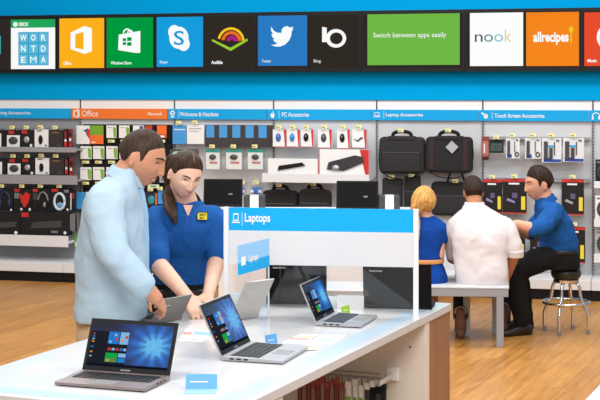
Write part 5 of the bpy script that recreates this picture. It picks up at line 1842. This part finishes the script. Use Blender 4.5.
# ---- blonde woman in a blue dress, seen from behind ----------------------------
def woman_blonde():
    Yc = 10.5
    f = V((.1, 1, 0)).normalized()
    loc = Z0(P(424, 300, Yc))
    root = empty('person', loc, 0, 'blonde woman in a blue dress with tan belt seen from behind', 'person')
    S = [ax(425, 289, Yc, 0, .168, .150, f), ax(425, 276, Yc, 0, .168, .150, f), ax(425, 262, 10.51, 0, .130, .110, f), ax(425, 250, 10.52, 0, .130, .105, f), ax(426, 236, 10.53, 0, .145, .108, f), ax(426, 226, 10.54, 0, .158, .095, f), ax(425.5, 219.5, 10.56, 0, .115, .075, f), ax(425, 216.5, 10.57, 0, .065, .056, f)]
    hc = P(424, 203.5, 10.60)
    M = frame(hc, (.25, .95, -.22), s=.98)
    mb = MB()
    add_head(mb, M, SKIN3, True, 48, 40)
    mb.tube([P(425, 220, 10.57), P(424.5, 214, 10.58), M @ V((0, -.02, -.06))], [.05, .048, .048], SKIN3, 14, 3)
    mb.loft(shrink(S[:-1], .016), SKIN3, 24, 2)
    for (a, b, c) in ((P(441, 229, 10.53), P(439.5, 256, 10.48), P(436, 266, 10.72)), (P(411, 229, 10.55), P(409, 250, 10.55), P(414, 264, 10.78))):
        mb.tube([a, b], [.041, .036], SKIN3, 12, 1)
        mb.tube([b, b.lerp(c, .3), c], [.036, .035, .024], SKIN3, 12, 3)
        hand(mb, SKIN3, c, (-.1, .9, -.3), (.2, -.2, .9), (-.8, .1, .3) if a.x > loc.x else (.8, .1, .3), .6, .9)
    for px in (417, 432):
        k = P(px, 283, 10.95)
        mb.tube([P(px, 281, 10.5), k, V((k.x, 10.80, .11))], [.075, .052, .036], SKIN3, 12, 1)
    finish(mb, 'body', root, loc, .0065, 2)
    mb = MB()
    mb.loft(S, DRESS, 36, 4)
    for (a, b) in ((P(440, 227, 10.535), P(441.5, 239, 10.515)), (P(412, 227, 10.55), P(410, 239, 10.55))):
        mb.tube([P(428, 226, 10.55).lerp(a, .6), a, b], [.06, .058, .052], DRESS, 14, 3)
    for px in (417.5, 431.5):
        mb.tube([P(px, 281, 10.5), P(px, 281.5, 10.93)], [.098, .085], DRESS, 14, 1)
    dr = finish(mb, 'dress', root, loc, .008, 2, (.014, .07))
    mb = MB(); mb.loft([ax(425, 262.5, 10.51, 0, .143, .122, f), ax(425, 258.4, 10.513, 0, .142, .121, f)], TANB, 30, 1); finish(mb, 'belt', root, loc, .006, 1)
    for px in (417, 432):
        k = P(px, 283, 10.95)
        shoe(root, loc, V((k.x, 10.80, 0)), (.05, 1), LEATHER, L=.23)
    hr = hair_cap('hair', root, loc, M, HAIR_G, [(-1.1, -.10), (-.3, -.088), (.0, -.055), (.3, -.02), (.5, .04), (.8, .07), (1.1, .078)], .018, True, top=.006, back=.018)
    mb = MB()
    A = lambda x, y, z: M @ V((x, y, z))
    mb.tube([A(-.01, -.095, .0), A(-.04, -.085, -.05), A(-.055, -.05, -.095), P(416.5, 222, 10.45), P(416.5, 236, 10.42), P(417.5, 246, 10.42)], [.05, .05, .036, .028, .024, .008], HAIR_G, 14, 5, flat=.8, up=(0, -1, 0))
    finish(mb, 'ponytail', hr, loc, .006, 1, (.008, .03))
    face_parts(root, loc, M, HAIR_G, LIPF, True)


# ---- man in the blue polo on the stool ------------------------------------------
def man_polo():
    Yc = 10.80
    f = V((-.97, -.10, 0)).normalized()
    loc = Z0(P(560, 300, Yc))
    root = empty('person', loc, 0, 'man in a blue polo and black trousers sitting on the stool in profile', 'person')
    S = [ax(558.5, 249.5, Yc, 0, .172, .136, f), ax(558.5, 240, Yc, 0, .178, .140, f), ax(555, 226, Yc, 0, .190, .134, f), ax(551, 214, Yc, 0, .195, .116, f), ax(548, 207, Yc, 0, .165, .094, f), ax(546, 201.5, Yc, 0, .100, .074, f), ax(544.5, 197, Yc, 0, .064, .060, f)]
    hc = P(538.8, 184, Yc)
    M = frame(hc, (-.93, -.22, -.12), s=1.08)
    mb = MB()
    add_head(mb, M, SKIN3, n=60, k=50)
    mb.tube([P(547, 205, Yc), P(544, 197, Yc), M @ V((0, -.03, -.06))], [.064, .060, .060], SKIN3, 16, 3)
    mb.loft(shrink(S[:-1], .02), SKIN3, 24, 2)
    shN, elN, wrN = P(552, 216, 10.60), P(537, 229.5, 10.46), P(516, 223.5, 10.50)
    shF, elF, wrF = P(548, 214, 11.0), P(528, 234, 11.05), P(512, 224, 10.9)
    for a, b, c in ((shN, elN, wrN), (shF, elF, wrF)):
        mb.tube([a, b], [.050, .043], SKIN3, 14, 1)
        mb.tube([b, b.lerp(c, .3), c], [.044, .044, .030], SKIN3, 14, 3)
        hand(mb, SKIN3, c, (-1, .1, -.1), (0, -.3, 1), (0, 1, .2) if a is shN else (0, -1, .2), .5)
    for yy, kx in ((10.68, 516), (10.95, 519)):
        mb.tube([P(552, 258, yy * .6 + Yc * .4), P(kx + 2, 274, yy), P(kx + 6, 322, yy)], [.050, .050, .04], SKIN3, 12, 1)
    finish(mb, 'body', root, loc, .0065, 2)
    mb = MB()
    mb.loft(S, POLO, 36, 4)
    mb.tube([P(555, 212, 10.64), shN, P(543, 226, 10.51), P(535.5, 229.5, 10.462)], [.074, .080, .072, .064], POLO, 16, 4)
    mb.tube([P(551, 212, 10.96), shF, P(537, 224, 11.03), P(530, 232, 11.05)], [.074, .078, .070, .062], POLO, 16, 4)
    po = finish(mb, 'polo_shirt', root, loc, .008, 3, (.024, .085))
    mb = MB(); cc = P(545, 199.5, Yc); n = 24
    u = V((-.4, 0, 1)).normalized(); ff = (f - u * f.dot(u)).normalized(); l = V((-f.y, f.x, 0))
    rings = [[cc + u * hh_ + ff * (rb * math.cos(2 * PI * i / n)) + l * (ra * math.sin(2 * PI * i / n)) - loc for i in range(n)] for (hh_, ra, rb) in ((-.028, .096, .094), (-.004, .084, .082), (.022, .078, .076), (.024, .072, .070), (-.012, .070, .068))]
    mb.rings(rings + [rings[0]], POLO, cap=False); mb.build('collar', root, smooth=True)
    mb = MB()
    mb.loft([ax(558.5, 247, Yc, 0, .168, .130, f), ax(559.5, 257, Yc, 0, .178, .148, f), ax(560.5, 268, Yc, 0, .172, .146, f)], BLACKP, 24, 2)
    for yy, kx in ((10.68, 516), (10.95, 519)):
        mb.tube([P(562, 257.5, yy + (.03 if yy < 10.8 else -.05)), P(541, 259.5, yy), P(kx, 273, yy), P(kx + 1.5, 288, yy), P(kx + 6, 321, yy)], [.066, .096, .082, .078, .064], BLACKP, 16, 4)
    finish(mb, 'trousers', root, loc, .008, 2, (.016, .08))
    mb = MB(); mb.loft([ax(559, 252.5, Yc, 0, .180, .145, f), ax(558.5, 248.6, Yc, 0, .178, .142, f)], LEATHER, 30, 1); finish(mb, 'belt', root, loc, .007, 1)
    for yy, kx in ((10.68, 523), (10.95, 524)):
        a = P(kx, 300, yy)
        shoe(root, loc, V((a.x, yy, 0)), (-1, -.08) if yy > 10.8 else (-.9, -.35), LEATHER)
    hair_cap('hair', root, loc, M, HAIR_K, HL_M, .014, top=.010)
    face_parts(root, loc, M, HAIR_K, LIPM, browr=.0034)


man_blue_shirt()
woman_polo()
man_white_shirt()
woman_blonde()
man_polo()
# ------------------------------------------------------------------ light and camera
def area(name, x, y, z, sx, sy, power, tgt=None):
    l = bpy.data.lights.new(name, 'AREA')
    l.shape = 'RECTANGLE'
    l.size, l.size_y = sx, sy
    l.energy = power
    l.color = (1.0, 0.985, 0.965)
    o = bpy.data.objects.new(name, l)
    col.objects.link(o)
    o.location = (x, y, z)
    if tgt:
        o.rotation_euler = (V(tgt) - V((x, y, z))).to_track_quat('-Z', 'Y').to_euler()
    return o


for i, (x, y, p) in enumerate(((-1.8, 3.6, 105), (1.6, 3.8, 105), (-1.5, 7.6, 90), (1.8, 7.6, 90), (-2.2, 11.0, 70), (0.4, 10.8, 70), (3.0, 10.2, 70))):
    area('ceiling_lamp', x, y, 4.2, 1.8, .9, p)
area('ceiling_lamp', 0.3, 0.6, 3.9, 2.6, 1.0, 120, (0, 6.5, 1.0))
w_ = bpy.data.worlds.new('store')
w_.use_nodes = True
w_.node_tree.nodes['Background'].inputs[0].default_value = (1.0, 1.0, 1.0, 1)
w_.node_tree.nodes['Background'].inputs[1].default_value = 0.45
sc = bpy.context.scene
sc.world = w_
cam = bpy.data.cameras.new('camera')
cam.sensor_width = 36
cam.lens = F / 600 * 36
cam.shift_y = -(200 - YH) / 600
cam.clip_end = 100
co = bpy.data.objects.new('camera', cam)
col.objects.link(co)
co.location = (0, 0, H)
co.rotation_euler = (PI / 2, 0, 0)
sc.camera = co
sc.view_settings.view_transform = 'Standard'
sc.view_settings.look = 'None'
sc.view_settings.gamma = 1
sc.view_settings.use_curve_mapping = False
sc.view_settings.exposure = 0.0
